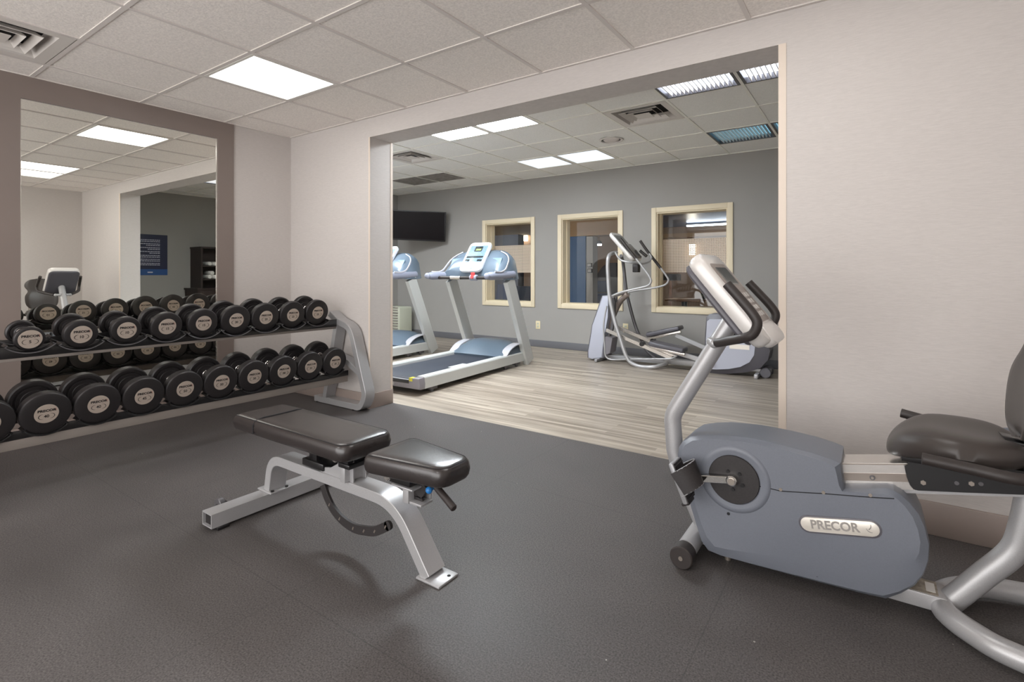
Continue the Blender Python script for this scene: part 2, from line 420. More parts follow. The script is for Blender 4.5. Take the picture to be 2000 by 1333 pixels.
# left wall, the part behind the mirror and the rest
b = B(); b.bx(XL-.2, XL, YF-.2, YB, 0, H1+.25); struct(b, 'wall_left', 'wall')
b = B(); b.bx(XR, XR+.2, YF-.2, YB, 0, H1+.25); struct(b, 'wall_right', 'wall')
b = B()      # wall behind the camera; tall openings added to let in brightening light
b.bx(XL-.2, XL+.15, YF-.2, YF, 0, H1+.25); b.bx(XR-.15, XR+.2, YF-.2, YF, 0, H1+.25); b.bx(XL+.15, XR-.15, YF-.2, YF, H1-.06, H1+.25); b.bx(XL+.15, XR-.15, YF-.2, YF, 0, .12)
struct(b, 'wall_front', 'wall')
b = B()
for k in range(1, 4): x = XL+.15+(XR-XL-.3)*k/4; b.bx(x-.03, x+.03, YF-.14, YF-.06, .12, H1-.06)
struct(b, 'window_4', 'casing')  # mullions of the added openings
b = B()
b.bx(X2L-.2, OX0, YB, YP, 0, H2+.2); b.bx(OX1, X2R+.2, YB, YP, 0, H2+.2); b.bx(OX0, OX1, YB, YP, OZ, H2+.2)
struct(b, 'wall_middle', 'wall')
b = B(); b.bx(X2L-.2, X2L, YP, Y2, 0, H2+.2); struct(b, 'wall_far_left', 'wall_grey')
b = B(); b.bx(X2R, X2R+.2, YP, Y2, 0, H2+.2); struct(b, 'wall_far_right', 'wall_grey')
# rear wall with three window openings
WIN = [(-5.167, -4.167), (-3.768, -2.756), (-2.358, -1.354)]; WZ0, WZ1 = .595, 1.962; CW = .064; GY = Y2+.22
b = B(); holes = [(a+CW, c-CW) for a, c in WIN]; z0, z1 = WZ0+CW, WZ1-CW
b.bx(X2L-.2, X2R+.2, Y2, GY+.03, 0, z0); b.bx(X2L-.2, X2R+.2, Y2, GY+.03, z1, H2+.2)
xs = [X2L-.2]+[v for h in holes for v in h]+[X2R+.2]
for i in range(0, len(xs), 2): b.bx(xs[i], xs[i+1], Y2, GY+.03, z0, z1)
struct(b, 'wall_rear', 'wall_grey')

def ceiling(x0, x1, y0, y1, z, xl, yl, holes, name, mt):
    b = B()
    xs = [x0]+[v for v in xl if x0 < v < x1]+[x1]; ys = [y0]+[v for v in yl if y0 < v < y1]+[y1]
    for i in range(len(xs)-1):
        for j in range(len(ys)-1):
            cx, cy = (xs[i]+xs[i+1])/2, (ys[j]+ys[j+1])/2
            if any(h[0] < cx < h[1] and h[2] < cy < h[3] for h in holes): continue
            b.bx(xs[i], xs[i+1], ys[j], ys[j+1], z+.006, z+.03)
    b.m(1); w = .0115
    for x in xs[1:-1]: b.bx(x-w, x+w, y0, y1, z, z+.007)
    for y in ys[1:-1]: b.bx(x0, x1, y-w, y+w, z+.0006, z+.007)
    b.bx(x0, x0+.02, y0, y1, z-.001, z+.007); b.bx(x1-.02, x1, y0, y1, z-.001, z+.007)
    b.bx(x0, x1, y0, y0+.02, z-.0005, z+.007); b.bx(x0, x1, y1-.02, y1, z-.0005, z+.007)
    b.m(2); b.bx(x0-.1, x1+.1, y0-.1, y1+.05, z+.12, z+.14)
    return struct(b, name, [mt, 'tbar' if mt == 'tile' else 'tbar_pale', 'hole_shade'])
T = .6045
gx = [-3.519+T*k for k in range(-2, 9)]; gy = [1.586+.6095*k for k in range(-7, 2)]
gx2 = [-3.785+.597*k for k in range(-6, 10)]; gy2 = [4.262+.609*k for k in range(-3, 5)]
FR = [(gx[2], gx[3], gy[7], gy[8], 'lamp_front'), (gx[6], gx[7], gy[7], gy[8], 'lamp_mid'), (gx[7], gx[8], gy[7], gy[8], 'lamp_mid'),
      (gx[3], gx[4], gy[3], gy[4], 'lamp_front'), (gx[6], gx[7], gy[3], gy[4], 'lamp_front')]  # last two are added fill lights, unseen behind the camera
VENT1 = (gx[1], gx[2], gy[5], gy[6])
ceiling(XL, XR, YF, YB, H1, gx, gy, [f[:4] for f in FR]+[VENT1], 'ceiling', 'tile')
i0 = 6
BK = [(gx2[6], gx2[7], gy2[2], gy2[3], 'lamp_back'), (gx2[7], gx2[8], gy2[2], gy2[3], 'lamp_back'),
      (gx2[6], gx2[7], gy2[5], gy2[6], 'lamp_rear'), (gx2[7], gx2[8], gy2[5], gy2[6], 'lamp_rear'),
      (gx2[10], gx2[11], gy2[2], gy2[3], 'lamp_louvre'), (gx2[11], gx2[12], gy2[2], gy2[3], 'lamp_louvre'),
      (gx2[10], gx2[11], gy2[5], gy2[6], 'lamp_dim'), (gx2[11], gx2[12], gy2[5], gy2[6], 'lamp_dim'),
      (gx2[2], gx2[3], gy2[2], gy2[3], 'lamp_back'), (gx2[3], gx2[4], gy2[2], gy2[3], 'lamp_back')]  # last pair is added out of sight to brighten the cardio room
VENT2 = (gx2[9], gx2[10], gy2[3], gy2[4]); VENT3 = (gx2[4], gx2[5], gy2[3], gy2[4]); RET = (gx2[2], gx2[4], gy2[5], gy2[6])
ceiling(X2L, X2R, YP, Y2, H2, gx2, gy2, [f[:4] for f in BK]+[VENT2, VENT3, RET], 'ceiling', 'tile2')

def troffer(x0, x1, y0, y1, z, lamp, label, group, louvre=False):
    t = thing('ceiling_light', ((x0+x1)/2, (y0+y1)/2, z), label, 'light', group)
    g = .014; b = B(); w = .02
    b.bx(x0+g, x0+g+w, y0+g, y1-g, z-.001, z+.05); b.bx(x1-g-w, x1-g, y0+g, y1-g, z-.001, z+.05)
    b.bx(x0+g+w, x1-g-w, y0+g, y0+g+w, z-.001, z+.05); b.bx(x0+g+w, x1-g-w, y1-g-w, y1-g, z-.001, z+.05)
    b.build('frame', 'white' if not louvre else 'steel_dark', t)
    d = .045 if louvre else .006
    b = B(); b.bx(x0+g+w, x1-g-w, y0+g+w, y1-g-w, z+d, z+d+.004); b.build('diffuser', lamp, t)
    if louvre:
        b = B(); n = 16
        for k in range(1, n):
            x = x0+g+w+(x1-x0-2*g-2*w)*k/n; b.bx(x-.003, x+.003, y0+g+w, y1-g-w, z+.004, z+.034)
        b.build('louvre', 'white', t)
    return t
lab = ['bright square ceiling light over the dumbbell rack', 'square ceiling light of the middle pair, half nearer the mirror, over the front room',
       'square ceiling light of the middle pair, half nearer the bike, over the front room', 'added square ceiling light of the front room, out of view behind the flat bench',
       'added square ceiling light of the front room, out of view, furthest from the mirror']
for f, l in zip(FR, lab): troffer(*f[:4], H1, f[4], l, 'square lights over the weights room')
lab = ['cool white ceiling panel left of its pair, just inside the opening', 'cool white ceiling panel right of its pair, just inside the opening',
       'cool white ceiling panel left of its pair, near the rear wall', 'cool white ceiling panel right of its pair, near the rear wall',
       'louvred ceiling light above the opening, left of its pair', 'louvred ceiling light cut by the right edge of the opening',
       'dim blue louvred ceiling light near the rear wall', 'dim blue louvred ceiling light mostly hidden by the opening edge',
       'added cool white ceiling panel hidden behind the left side of the opening, further from it', 'added cool white ceiling panel hidden behind the left side of the opening, nearer to it']
for i, (f, l) in enumerate(zip(BK, lab)): troffer(*f[:4], H2, f[4], l, 'ceiling lights over the cardio room', 4 <= i < 8)

def diffuser(q, z, label):
    x0, x1, y0, y1 = q; cx, cy = (x0+x1)/2, (y0+y1)/2; R = (x1-x0)/2-.014
    t = thing('air_vent', (cx, cy, z), label, 'vent', 'ceiling air vents')
    b = B()
    def ring(ro, ri, zo, zi):
        o = [(cx+sx*ro, cy+sy*ro, zo) for sx, sy in ((-1, -1), (1, -1), (1, 1), (-1, 1))]
        i = [(cx+sx*ri, cy+sy*ri, zi) for sx, sy in ((-1, -1), (1, -1), (1, 1), (-1, 1))]
        o2 = [(x, y, h+.004) for x, y, h in o]; i2 = [(x, y, h+.004) for x, y, h in i]
        b.loft([o, i, i2, o2, o], True, False)
    ring(R, R*.8, z, z+.002); ring(R*.8, R*.72, z+.002, z+.06)
    b.build('frame', 'vent_white', t)
    for k, (a, c) in enumerate(((.62, .52), (.42, .34))):
        b = B(); ring(R*a, R*c, z-.004, z+.022); b.build('louvre', 'vent_white', t)
    b = B(); b.box((cx, cy, z-.004), (R*.5, R*.5, .004)); b.build('centre_plate', 'vent_white', t)
    b = B(); b.bx(cx-R*.95, cx+R*.95, cy-R*.95, cy+R*.95, z+.075, z+.08); b.build('duct', 'hole_shade', t)  # dark sheet painting the shade up inside the vent
diffuser(VENT1, H1, 'white square air vent over the dumbbell rack')
diffuser(VENT2, H2, 'white square air vent above the elliptical')
diffuser(VENT3, H2, 'white square air vent above the treadmills')
x0, x1, y0, y1 = RET
t = thing('return_grille', ((x0+x1)/2, (y0+y1)/2, H2), 'dark grey return air grille over the television corner', 'vent')
b = B(); b.bx(x0+.014, x1-.014, y0+.014, y0+.035, H2-.001, H2+.02); b.bx(x0+.014, x1-.014, y1-.035, y1-.014, H2-.001, H2+.02)
b.bx(x0+.014, x0+.035, y0+.035, y1-.035, H2-.001, H2+.02); b.bx(x1-.035, x1-.014, y0+.035, y1-.035, H2-.001, H2+.02); b.bx((x0+x1)/2-.006, (x0+x1)/2+.006, y0+.035, y1-.035, H2, H2+.02)
b.build('frame', 'tile2', t)
b = B()
for k in range(24):
    y = y0+.04+(y1-y0-.08)*k/23; b.bx(x0+.03, x1-.03, y-.003, y+.003, H2+.004, H2+.016)
b.build('slats', 'filter', t)
b = B(); b.bx(x0+.02, x1-.02, y0+.02, y1-.02, H2+.03, H2+.034); b.build('filter', 'filter', t)
c = at(1194, 274, 'Z', H2)
t = thing('ceiling_speaker', (c.x, c.y, H2), 'round white ceiling speaker beside the air vent above the elliptical', 'speaker')
b = B(); b.lathe([(0, .13), (-.006, .128), (-.009, .11), (-.004, .105), (0, .10)], (c.x, c.y, H2+.0005), (0, 0, 1), 40); b.build('rim', 'vent_white', t)
b = B(); b.lathe([(0, .085), (-.004, .08), (-.006, .05)], (c.x, c.y, H2), (0, 0, 1), 40); b.build('grille', 'tbar', t)

# baseboards
BH = .102
def baseb(x0, x1, y0, y1, name, m, h=BH): struct(B().bx(x0, x1, y0, y1, 0, h, .004), name, m)
baseb(XL, XL+.012, YF, YB-.012, 'baseboard_left', 'base', .12)
b = B(); b.bx(XL, OX0+.012, YB-.012, YB, 0, .12, .004); b.bx(OX0, OX0+.012, YB, YP, 0, .12, .004); struct(b, 'baseboard_middle', 'base')
b = B(); b.bx(OX1-.012, XR, YB-.012, YB, 0, .14, .004); b.bx(OX1-.012, OX1, YB, YP, 0, .14, .004); struct(b, 'baseboard_middle', 'base')
baseb(XR-.012, XR, YF, YB-.012, 'baseboard_right', 'base', .14); baseb(XL, XR, YF, YF+.012, 'baseboard_front', 'base', .12)
baseb(X2L, X2R, Y2-.012, Y2, 'baseboard_rear', 'base_grey'); baseb(X2L, X2L+.012, YP, Y2, 'baseboard_far_left', 'base_grey'); baseb(X2R-.012, X2R, YP, Y2, 'baseboard_far_right', 'base_grey')
# corner guards on the opening
struct(B().bx(OX1-.004, OX1+.03, YB-.004, YB, .0, OZ), 'trim_1', 'corner_guard')
struct(B().bx(OX0-.014, OX0+.003, YB-.003, YB, .12, OZ), 'trim_2', 'corner_guard')
struct(B().bx(OX0, OX0+.003, YP-.02, YP+.002, .12, OZ), 'trim_3', 'corner_guard')

# mirror and its taupe surround on the left wall
MY0, MY1, MZ0, MZ1 = .925, 2.135, .20, 2.222
b = B(); xs = XL+.014
b.bx(XL, xs, -.6, MY0, .12, H1-.001); b.bx(XL, xs, MY1, 2.268, .12, H1-.001); b.bx(XL, xs, MY0, MY1, MZ1, H1-.001); b.bx(XL, xs, MY0, MY1, .12, MZ0)
struct(b, 'trim_4', 'panel_brown')
t = thing('wall_mirror', (XL+.004, (MY0+MY1)/2, MZ0), 'tall rectangular mirror set in the taupe panel behind the dumbbell rack', 'mirror')
B().bx(XL+.0005, XL+.004, MY0+.004, MY1-.004, MZ0+.004, MZ1-.004).build('mirror_glass', 'mirror', t)
b = B(); b.bx(XL+.0005, XL+.009, MY1-.007, MY1-.0005, MZ0, MZ1); b.bx(XL+.0005, XL+.009, MY0+.0005, MY0+.004, MZ0, MZ1); b.bx(XL+.0005, XL+.009, MY0, MY1, MZ0-.0, MZ0+.004)
b.build('edge_channel', 'alu', t)

# windows to the lounge
for i, (a, c) in enumerate(WIN):
    w = thing('window_%d' % (i+1), ((a+c)/2, Y2, WZ0), None, None); w['kind'] = 'structure'
    b = B(); y0, y1 = Y2-.018, Y2+.002
    b.bx(a, a+CW, y0, y1, WZ0, WZ1, .004); b.bx(c-CW, c, y0, y1, WZ0, WZ1, .004)
    b.bx(a+CW, c-CW, y0, y1, WZ0, WZ0+CW, .004); b.bx(a+CW, c-CW, y0, y1, WZ1-CW, WZ1, .004)
    for X in (a+CW, c-CW-.014): b.bx(X, X+.014, Y2, GY, WZ0+CW, WZ1-CW)
    for Z in (WZ0+CW, WZ1-CW-.014): b.bx(a+CW+.014, c-CW-.014, Y2, GY, Z, Z+.014)
    q = .035    # stop bead near the glass
    for X in (a+CW+.014, c-CW-.014-.012): b.bx(X, X+.012, Y2+.11, Y2+.16, WZ0+CW+.014, WZ1-CW-.014)
    struct(b, 'window_frame', 'casing', w)
    struct(B().bx(a+CW, c-CW, GY, GY+.006, WZ0+CW, WZ1-CW), 'pane', 'glass', w)
    if i != 1:
        struct(B().bx(a+CW+.014, c-CW-.014, GY-.003, GY-.002, 1.115, 1.555), 'film', 'film', w)

# ================================================================== DUMBBELL RACK
TILT = math.radians(9.0)
def rackdir(): return Vector((math.cos(TILT), 0, -math.sin(TILT)))
TOPY = [.787+.2135*k for k in range(9)]
BOTY = [.600+.2165*k for k in range(10)]
XT, XB = -3.6, -3.45
ra = thing('dumbbell_rack', (-3.62, 1.6, 0), 'two-tier silver dumbbell rack with black rails in front of the mirror', 'rack')
def frame(y0, y1, name_y):
    pts = fillet([(-3.735, 0, .765), (-3.63, 0, .705), (-3.465, 0, .658), (-3.335, 0, .275), (-3.283, 0, .13), (-3.345, 0, .028), (-3.935, 0, .03)], [0, .12, .20, .3, .12, .08, 0], 10)
    b = B(); ym = (y0+y1)/2; b.tube([Vector((p.x, ym, p.z)) for p in pts], 0, up=(0, 1, 0), rect=(y1-y0, .05, .12))
    b.build('end_frame', 'steel_silver', ra, 40)
    b = B(); b.tube([Vector((-3.80, ym, .055)), Vector((-3.645, ym, .68))], 0, up=(0, 1, 0), rect=(y1-y0, .045, .1)); b.build('upright', 'steel_silver', ra)
    b = B(); b.tube([Vector((-3.72, ym, .425)), Vector((-3.50, ym, .375)), Vector((-3.34, ym, .29))], 0, up=(0, 1, 0), rect=(y1-y0-.01, .045, .1)); b.build('shelf_bracket', 'steel_silver', ra)
    for X in (-3.9, -3.42):
        b = B(); b.cyl((X, y0+.012, .0), (X, y0+.012, .008), .018, n=14); b.build('foot', 'black', ra)
frame(2.692, 2.788, 'r'); frame(.32, .416, 'l')
Y0, Y1 = .418, 2.69
def rails(xf, zf, depth, tag_):
    # zf = height of the disc bottoms at the front face
    for k, dx in enumerate((.03, depth-.04)):
        x = xf-dx; z = zf+dx*math.tan(TILT)
        b = B(); b.bx(x-.004, x+.004, Y0, Y1, z-.034 if not tag_ else z-.016, z+.026, .001); b.bx(x-.04, x, Y0, Y1, z-.016, z-.010, .001)
        b.build('rail', 'black', ra)
        if k == 0:
            b = B(); b.bx(x-.035, x-.002, Y0, Y1, z-.066 if tag_ else z-.052, z-.017 if tag_ else z-.035, .002); b.build('front_beam', 'beam', ra)
            b = B()
            for q in range(9): b.cyl((x-.02, Y0+.15+q*.25, z-.07 if tag_ else z-.052), (x-.02, Y0+.15+q*.25, z-.045), .006, n=8)
            b.build('bolt', 'black', ra)
rails(XT, .693, .22, 0); rails(XB, .288, .285, 1)
def saddle(y, xf, zb, w, R):
    "curved cradle under one head"
    b = B(); pts = []
    a = math.asin(w/2/R)
    for k in range(15):
        th = -a+2*a*k/14; pts.append(Vector((xf, y+R*math.sin(th), zb+R-R*math.cos(th)-.0035)))
    pts = [pts[0]+Vector((0, .012, .006))]+pts+[pts[-1]+Vector((0, -.012, .006))]
    b.tube(pts, 0, up=(math.cos(TILT), 0, -math.sin(TILT)), rect=(.064, .006, .2)); e = Vector((.0325*math.cos(TILT), 0, -.0325*math.sin(TILT)))
    b.m(1).tube([p+e for p in pts], .0028, 6); return b.build('saddle', ['black', 'steel_dark' if xf < XT else 'black'], ra)  # lighter tube along the front edge paints in its highlight
ZT = lambda k: .758+(.791-.758)*k/8
RT = [.0635, .0785, .078, .088, .093, .101, .1025, .1015, .100]
RB_ = [.106]*10
for k, y in enumerate(TOPY):
    for dx in (.020, .20):
        saddle(y, XT-dx, ZT(k)-RT[k]*math.cos(TILT)+dx*math.tan(TILT)-.003, .20, .15)
for k, y in enumerate(BOTY):
    zc = .384+.022*k/9
    for dx in (.03, .25): saddle(y, XB-dx-.012, zc-RB_[k]*math.cos(TILT)+dx*math.tan(TILT)-.002, .18, .125)

def dumbbell(R, length, th, number, label, group, top):
    t = thing('dumbbell', (0, 0, 0), label, 'dumbbell', group)
    for sgn, ox in ((1, 0), (-1, -length)):
        b = B(); p = [(0, 0), (0, .049), (-.0012, .0495), (-.0012, R-.012), (-.004, R-.004), (-.011, R), (-th+.008, R), (-th, R-.006), (-th, R*.80), (-th+.006, R*.78), (-th+.006, R*.70), (-th-.002, R*.68), (-th-.002, R*.54), (-th-.006, R*.52), (-th-.006, max(R*.38, .032)), (-th-.010, .028), (-th-.011, .018)]
        b.lathe(p, (ox, 0, 0), (sgn, 0, 0), 40); hd = b.build('head', 'rubber', t, 24)
        b = B(); b.lathe([(.0003, .0), (.0003, .049), (.0016, .0485), (.0018, .0)], (ox, 0, 0), (sgn, 0, 0), 36)
        mt = Matrix.Translation((ox+sgn*.0021, 0, 0)) @ Matrix.Rotation(PI/2 if sgn > 0 else -PI/2, 4, 'Z') @ Matrix.Rotation(PI/2, 4, 'X')
        b.m(1).text('PRECOR', .0165, mt @ Matrix.Translation((0, .016, 0)), .0007, sx=1.18)
        b.text(number, .021, mt @ Matrix.Translation((0, -.0135, 0)), .0004)
        for q in (-1, 1):   # the two arcs round the number
            pts = [mt @ Vector((q*(.013+.019*math.sin(a)), -.0135+.0135*math.cos(a), 0)) for a in [PI*(.02+.96*i/10) for i in range(11)]]
            b.tube(pts, [.0003+.0011*math.sin(PI*i/10) for i in range(11)], 5)
        b.m(2).text(')', .013, mt @ Matrix.Translation((.036, .018, 0)), .0002)
        b.build('label_disc', ['label', 'ink', 'ink_red'], hd, 30)
    b = B(); c = -length/2; h = length/2-th-.012
    b.lathe([(-h, .024), (-h+.006, .026), (-h+.009, .024), (-h+.012, .0165), (-h*.4, .0190), (0, .0200), (h*.4, .0190), (h-.012, .0165), (h-.009, .024), (h-.006, .026), (h, .024)], (c, 0, 0), (1, 0, 0), 24)
    b.build('handle', 'chrome' if False else 'steel_handle', t, 30)
    return t
tl = [('5', 'small black dumbbell marked 5 at the left end of the top tier'),
      ('10', 'black dumbbell marked 10, second from the left on the top tier'),
      ('10', 'black dumbbell marked 10, third from the left on the top tier'),
      ('15', 'black dumbbell marked 15, fourth from the left on the top tier'),
      ('15', 'black dumbbell marked 15, fifth from the left on the top tier'),
      ('20', 'black dumbbell marked 20, sixth from the left on the top tier'),
      ('20', 'black dumbbell marked 20, seventh from the left on the top tier'),
      ('25', 'black dumbbell marked 25, eighth from the left on the top tier'),
      ('25', 'black dumbbell marked 25 at the right end of the top tier, against the silver frame')]
bl = [('45', 'heavy black dumbbell cut by the left edge of the photo, bottom tier'),
      ('40', 'heavy black dumbbell marked 40, second from the left on the bottom tier'),
      ('40', 'heavy black dumbbell marked 40, third from the left on the bottom tier'),
      ('45', 'heavy black dumbbell marked 45, fourth from the left on the bottom tier'),
      ('50', 'heavy black dumbbell marked 50, fifth from the left on the bottom tier'),
      ('50', 'heavy black dumbbell marked 50, sixth from the left on the bottom tier'),
      ('30', 'heavy black dumbbell marked 30, seventh from the left on the bottom tier'),
      ('30', 'heavy black dumbbell marked 30, eighth from the left on the bottom tier'),
      ('35', 'heavy black dumbbell marked 35, ninth from the left on the bottom tier'),
      ('35', 'heavy black dumbbell marked 35 at the right end of the bottom tier')]
for k, (num, l) in enumerate(tl):
    ln = .20 if k == 0 else .222
    d = dumbbell(RT[k], ln, .034 if k == 0 else .046, num, l, 'dumbbells on the top tier', 1)
    d.location = (XT, TOPY[k], ZT(k)); d.rotation_euler = (0, TILT, 0)
for k, (num, l) in enumerate(bl):
    d = dumbbell(RB_[k], .285, .062, num, l, 'dumbbells on the bottom tier', 0)
    d.location = (XB, BOTY[k], .384+.022*k/9); d.rotation_euler = (0, TILT, 0)

# ================================================================== WEIGHT BENCH
YC = 1.385
be = thing('weight_bench', (-1.85, YC, 0), 'adjustable weight bench with black padded seat and back on a silver frame', 'bench')
b = B()
# open-ended square cross tube; dark plugs paint the shade inside its ends
x0, x1, z0, z1 = -2.382, -2.302, .012, .072; w = .005
b.bx(x0, x1, 1.08, 1.69, z0, z0+w); b.bx(x0, x1, 1.08, 1.69, z1-w, z1); b.bx(x0, x0+w, 1.08, 1.69, z0+w, z1-w); b.bx(x1-w, x1, 1.08, 1.69, z0+w, z1-w)
b.m(1).bx(x0+w, x1-w, 1.092, 1.097, z0+w, z1-w); b.bx(x0+w, x1-w, 1.65, 1.655, z0+w, z1-w); b.build('cross_tube', ['steel_silver', 'hole_shade'], be)
b = B(); b.bx(x0+.01, x1+.012, 1.10, 1.15, 0, .012, .002); b.build('foot', 'black', be)
b = B(); b.bx(x0+.01, x1-.01, 1.62, 1.67, 0, .012, .002); b.build('foot', 'black', be)
b = B(); b.bx(-2.40, -2.285, YC-.05, YC+.05, .072, .080, .002)
b.m(1)
for yy in (-.036, .036): b.cyl((-2.296+.0, YC+yy, .080), (-2.296, YC+yy, .086), .008, n=10)
b.build('mounting_plate', ['steel_silver', 'black'], be)
sp = fillet([(-2.335, YC, .08), (-2.305, YC, .236), (-1.475, YC, .234), (-1.305, YC, .010)], [0, .10, .22, 0], 12)
b = B(); b.tube(sp, 0, up=(0, 1, 0), rect=(.088, .042, .12)); b.build('spine', 'steel_silver', be, 40)
b = B(); b.bx(-1.345, -1.232, YC-.052, YC+.052, .0, .009, .003); b.m(1).cyl((-1.25, YC+.02, .009), (-1.25, YC+.02, .0095), .007, n=12)
b.build('foot_plate', ['steel_silver', 'seam'], be)
b = B()   # transport wheel behind the tube
b.cyl((-2.42, 1.16, .055), (-2.42, 1.185, .055), .03, n=20, bev=.003); b.cyl((-2.42, 1.15, .055), (-2.42, 1.195, .055), .008, n=10); b.bx(-2.42, -2.383, 1.196, 1.204, .045, .065)
b.build('transport_wheel', 'steel_dark', be)
def pad(x0, x1, wl, wr, z0, z1, name, split=None):
    b = B(); r = .05
    ol = []
    def corner(cx, cy, a0, r):
        for k in range(7):
            a = a0+PI/2*k/6; ol.append(Vector((cx+r*math.cos(a), cy+r*math.sin(a), 0)))
    rl, rr = .022, .05
    corner(x1-rr, YC+wr-rr, 0, rr); corner(x0+rl, YC+wl-rl, PI/2, rl); corner(x0+rl, YC-wl+rl, PI, rl); corner(x1-rr, YC-wr+rr, 1.5*PI, rr)
    c = Vector(((x0+x1)/2, YC, 0)); rings = []
    h = z1-z0; e = .022
    prof = [(0, .016), (.005, .006), (.014, .001), (h*.45, -.002), (h-.020, 0), (h-.011, .003), (h-.004, .009), (h, .019), (h+.002, .05)]
    for dz, ins in prof:
        ring = []
        for p in ol:
            d = (p-c); dx = max(0, 1-ins/abs(d.x)) if abs(d.x) > 1e-4 else 1; dy = max(0, 1-ins/abs(d.y)) if abs(d.y) > 1e-4 else 1
            ring.append(Vector((c.x+d.x*dx, c.y+d.y*dy, z0+dz)))
        rings.append(ring)
    b.loft(rings); o = b.build(name, 'leather', be, 60)
    # stitched seams: along the top rim and, on the back pad, across it
    b = B(); ring = rings[6]; b.tube(ring, .0012, 5, closed=True)
    if split:
        zz = z1+.003; ww = wl+(wr-wl)*(split-x0)/(x1-x0)
        pts = [Vector((split, YC-ww-.002, z0+.012)), Vector((split, YC-ww-.0025, z1-.022)), Vector((split, YC-ww+.01, z1-.005)), Vector((split, YC-ww+.03, z1+.0005))]+[Vector((split+.006*math.sin(q*PI), YC-ww+.03+(2*ww-.06)*q, z1+.0035)) for q in [i/12 for i in range(1, 12)]]+[Vector((split, YC+ww-.03, z1+.0005)), Vector((split, YC+ww-.01, z1-.005)), Vector((split, YC+ww+.0025, z1-.022))]
        b.tube(pts, .003, 6)
    b.build('stitching', 'seam', o)
    return o
pad(-2.475, -1.650, .132, .132, .366, .438, 'back_pad', -2.285)
pad(-1.545, -1.185, .128, .090, .362, .434, 'seat_pad')
# brackets below the pads
b = B(); b.bx(-2.02, -1.965, YC-.03, YC+.03, .29, .372, .004); b.bx(-2.05, -1.90, YC-.044, YC+.044, .262, .292, .004); b.build('back_bracket', 'black', be)
b = B(); b.prism([(-1.93, .254), (-1.715, .254), (-1.715, .345), (-1.79, .325), (-1.86, .285), (-1.93, .275)], YC-.035, YC-.028, .001, 1); b.prism([(-1.93, .254), (-1.715, .254), (-1.715, .345), (-1.79, .325), (-1.86, .285), (-1.93, .275)], YC+.028, YC+.035, .001, 1); b.bx(-1.765, -1.735, YC-.06, YC+.06, .256, .318, .002)
b.build('hinge_plate', 'steel_silver', be)
b = B(); b.cyl((-1.785, YC-.075, .352), (-1.785, YC+.075, .352), .017, n=18, bev=.003); b.m(1).bx(-1.80, -1.715, YC-.06, YC+.06, .335, .372, .004); b.bx(-1.77, -1.70, YC-.066, YC+.066, .318, .336, .003)
b.build('hinge', ['alu', 'black'], be)
b = B(); b.bx(-1.42, -1.35, YC+.03, YC+.036, .25, .36, .001); b.bx(-1.47, -1.36, YC-.055, YC+.055, .310, .317, .002); b.bx(-1.43, -1.40, YC-.035, YC+.035, .25, .310, .002); b.bx(-1.42, -1.34, YC-.03, YC+.03, .25, .258, .001)
b.build('seat_bracket', 'steel_silver', be)
b = B(); b.cyl((-1.475, YC-.075, .348), (-1.475, YC+.075, .348), .017, n=18, bev=.003); b.m(1).bx(-1.48, -1.37, YC-.058, YC+.058, .322, .370, .006)
b.build('seat_hinge', ['alu', 'black'], be)
# toothed adjusting arc hanging under the spine
F5 = lambda x, y: (380+x/3.3333, 760+y/3.3333)
cl = [(838, 625), (862, 700), (905, 785), (965, 855), (1040, 905), (1110, 922), (1180, 925), (1262, 890)]
pts = smooth([at(*F5(*q), 'Y', 1.35) for q in cl], 5)
b = B(); b.tube(pts, 0, up=(0, 1, 0), rect=(.012, .036, .1)); b.cyl(pts[-1]+Vector((0, -.006, 0)), pts[-1]+Vector((0, .006, 0)), .018, n=18)
b.m(1)
for q in (8, 14, 20, 25, 30, 34):
    p = pts[min(q, len(pts)-1)]; b.box((p.x, p.y-.0065, p.z), (.006, .002, .014), Matrix.Rotation(.5, 3, 'Y'))
b.build('adjusting_arc', ['black_matte', 'bolt'], be)
# seat adjuster: plate, blue knob, handle
pts = smooth([at(*F5(*q), 'Y', YC) for q in [(1500, 625), (1480, 660), (1452, 700), (1475, 745)]], 4)
b = B(); b.tube(pts, 0, up=(0, 1, 0), rect=(.012, .04, .1)); b.build('seat_arc', 'black_matte', be)
p = at(*F5(1527, 660), 'Y', YC-.02); b = B(); b.sphere(p, .013, n=16); b.cyl(p, p+Vector((0, .04, 0)), .006); b.build('knob', 'blue_knob', be)
p0, p1 = at(*F5(1575, 640), 'Y', YC-.03), at(*F5(1690, 780), 'Y', YC-.06)
b = B(); b.cyl(p0, p1, .0125, n=16, bev=.003); b.build('pull_handle', 'rubber_soft', be)

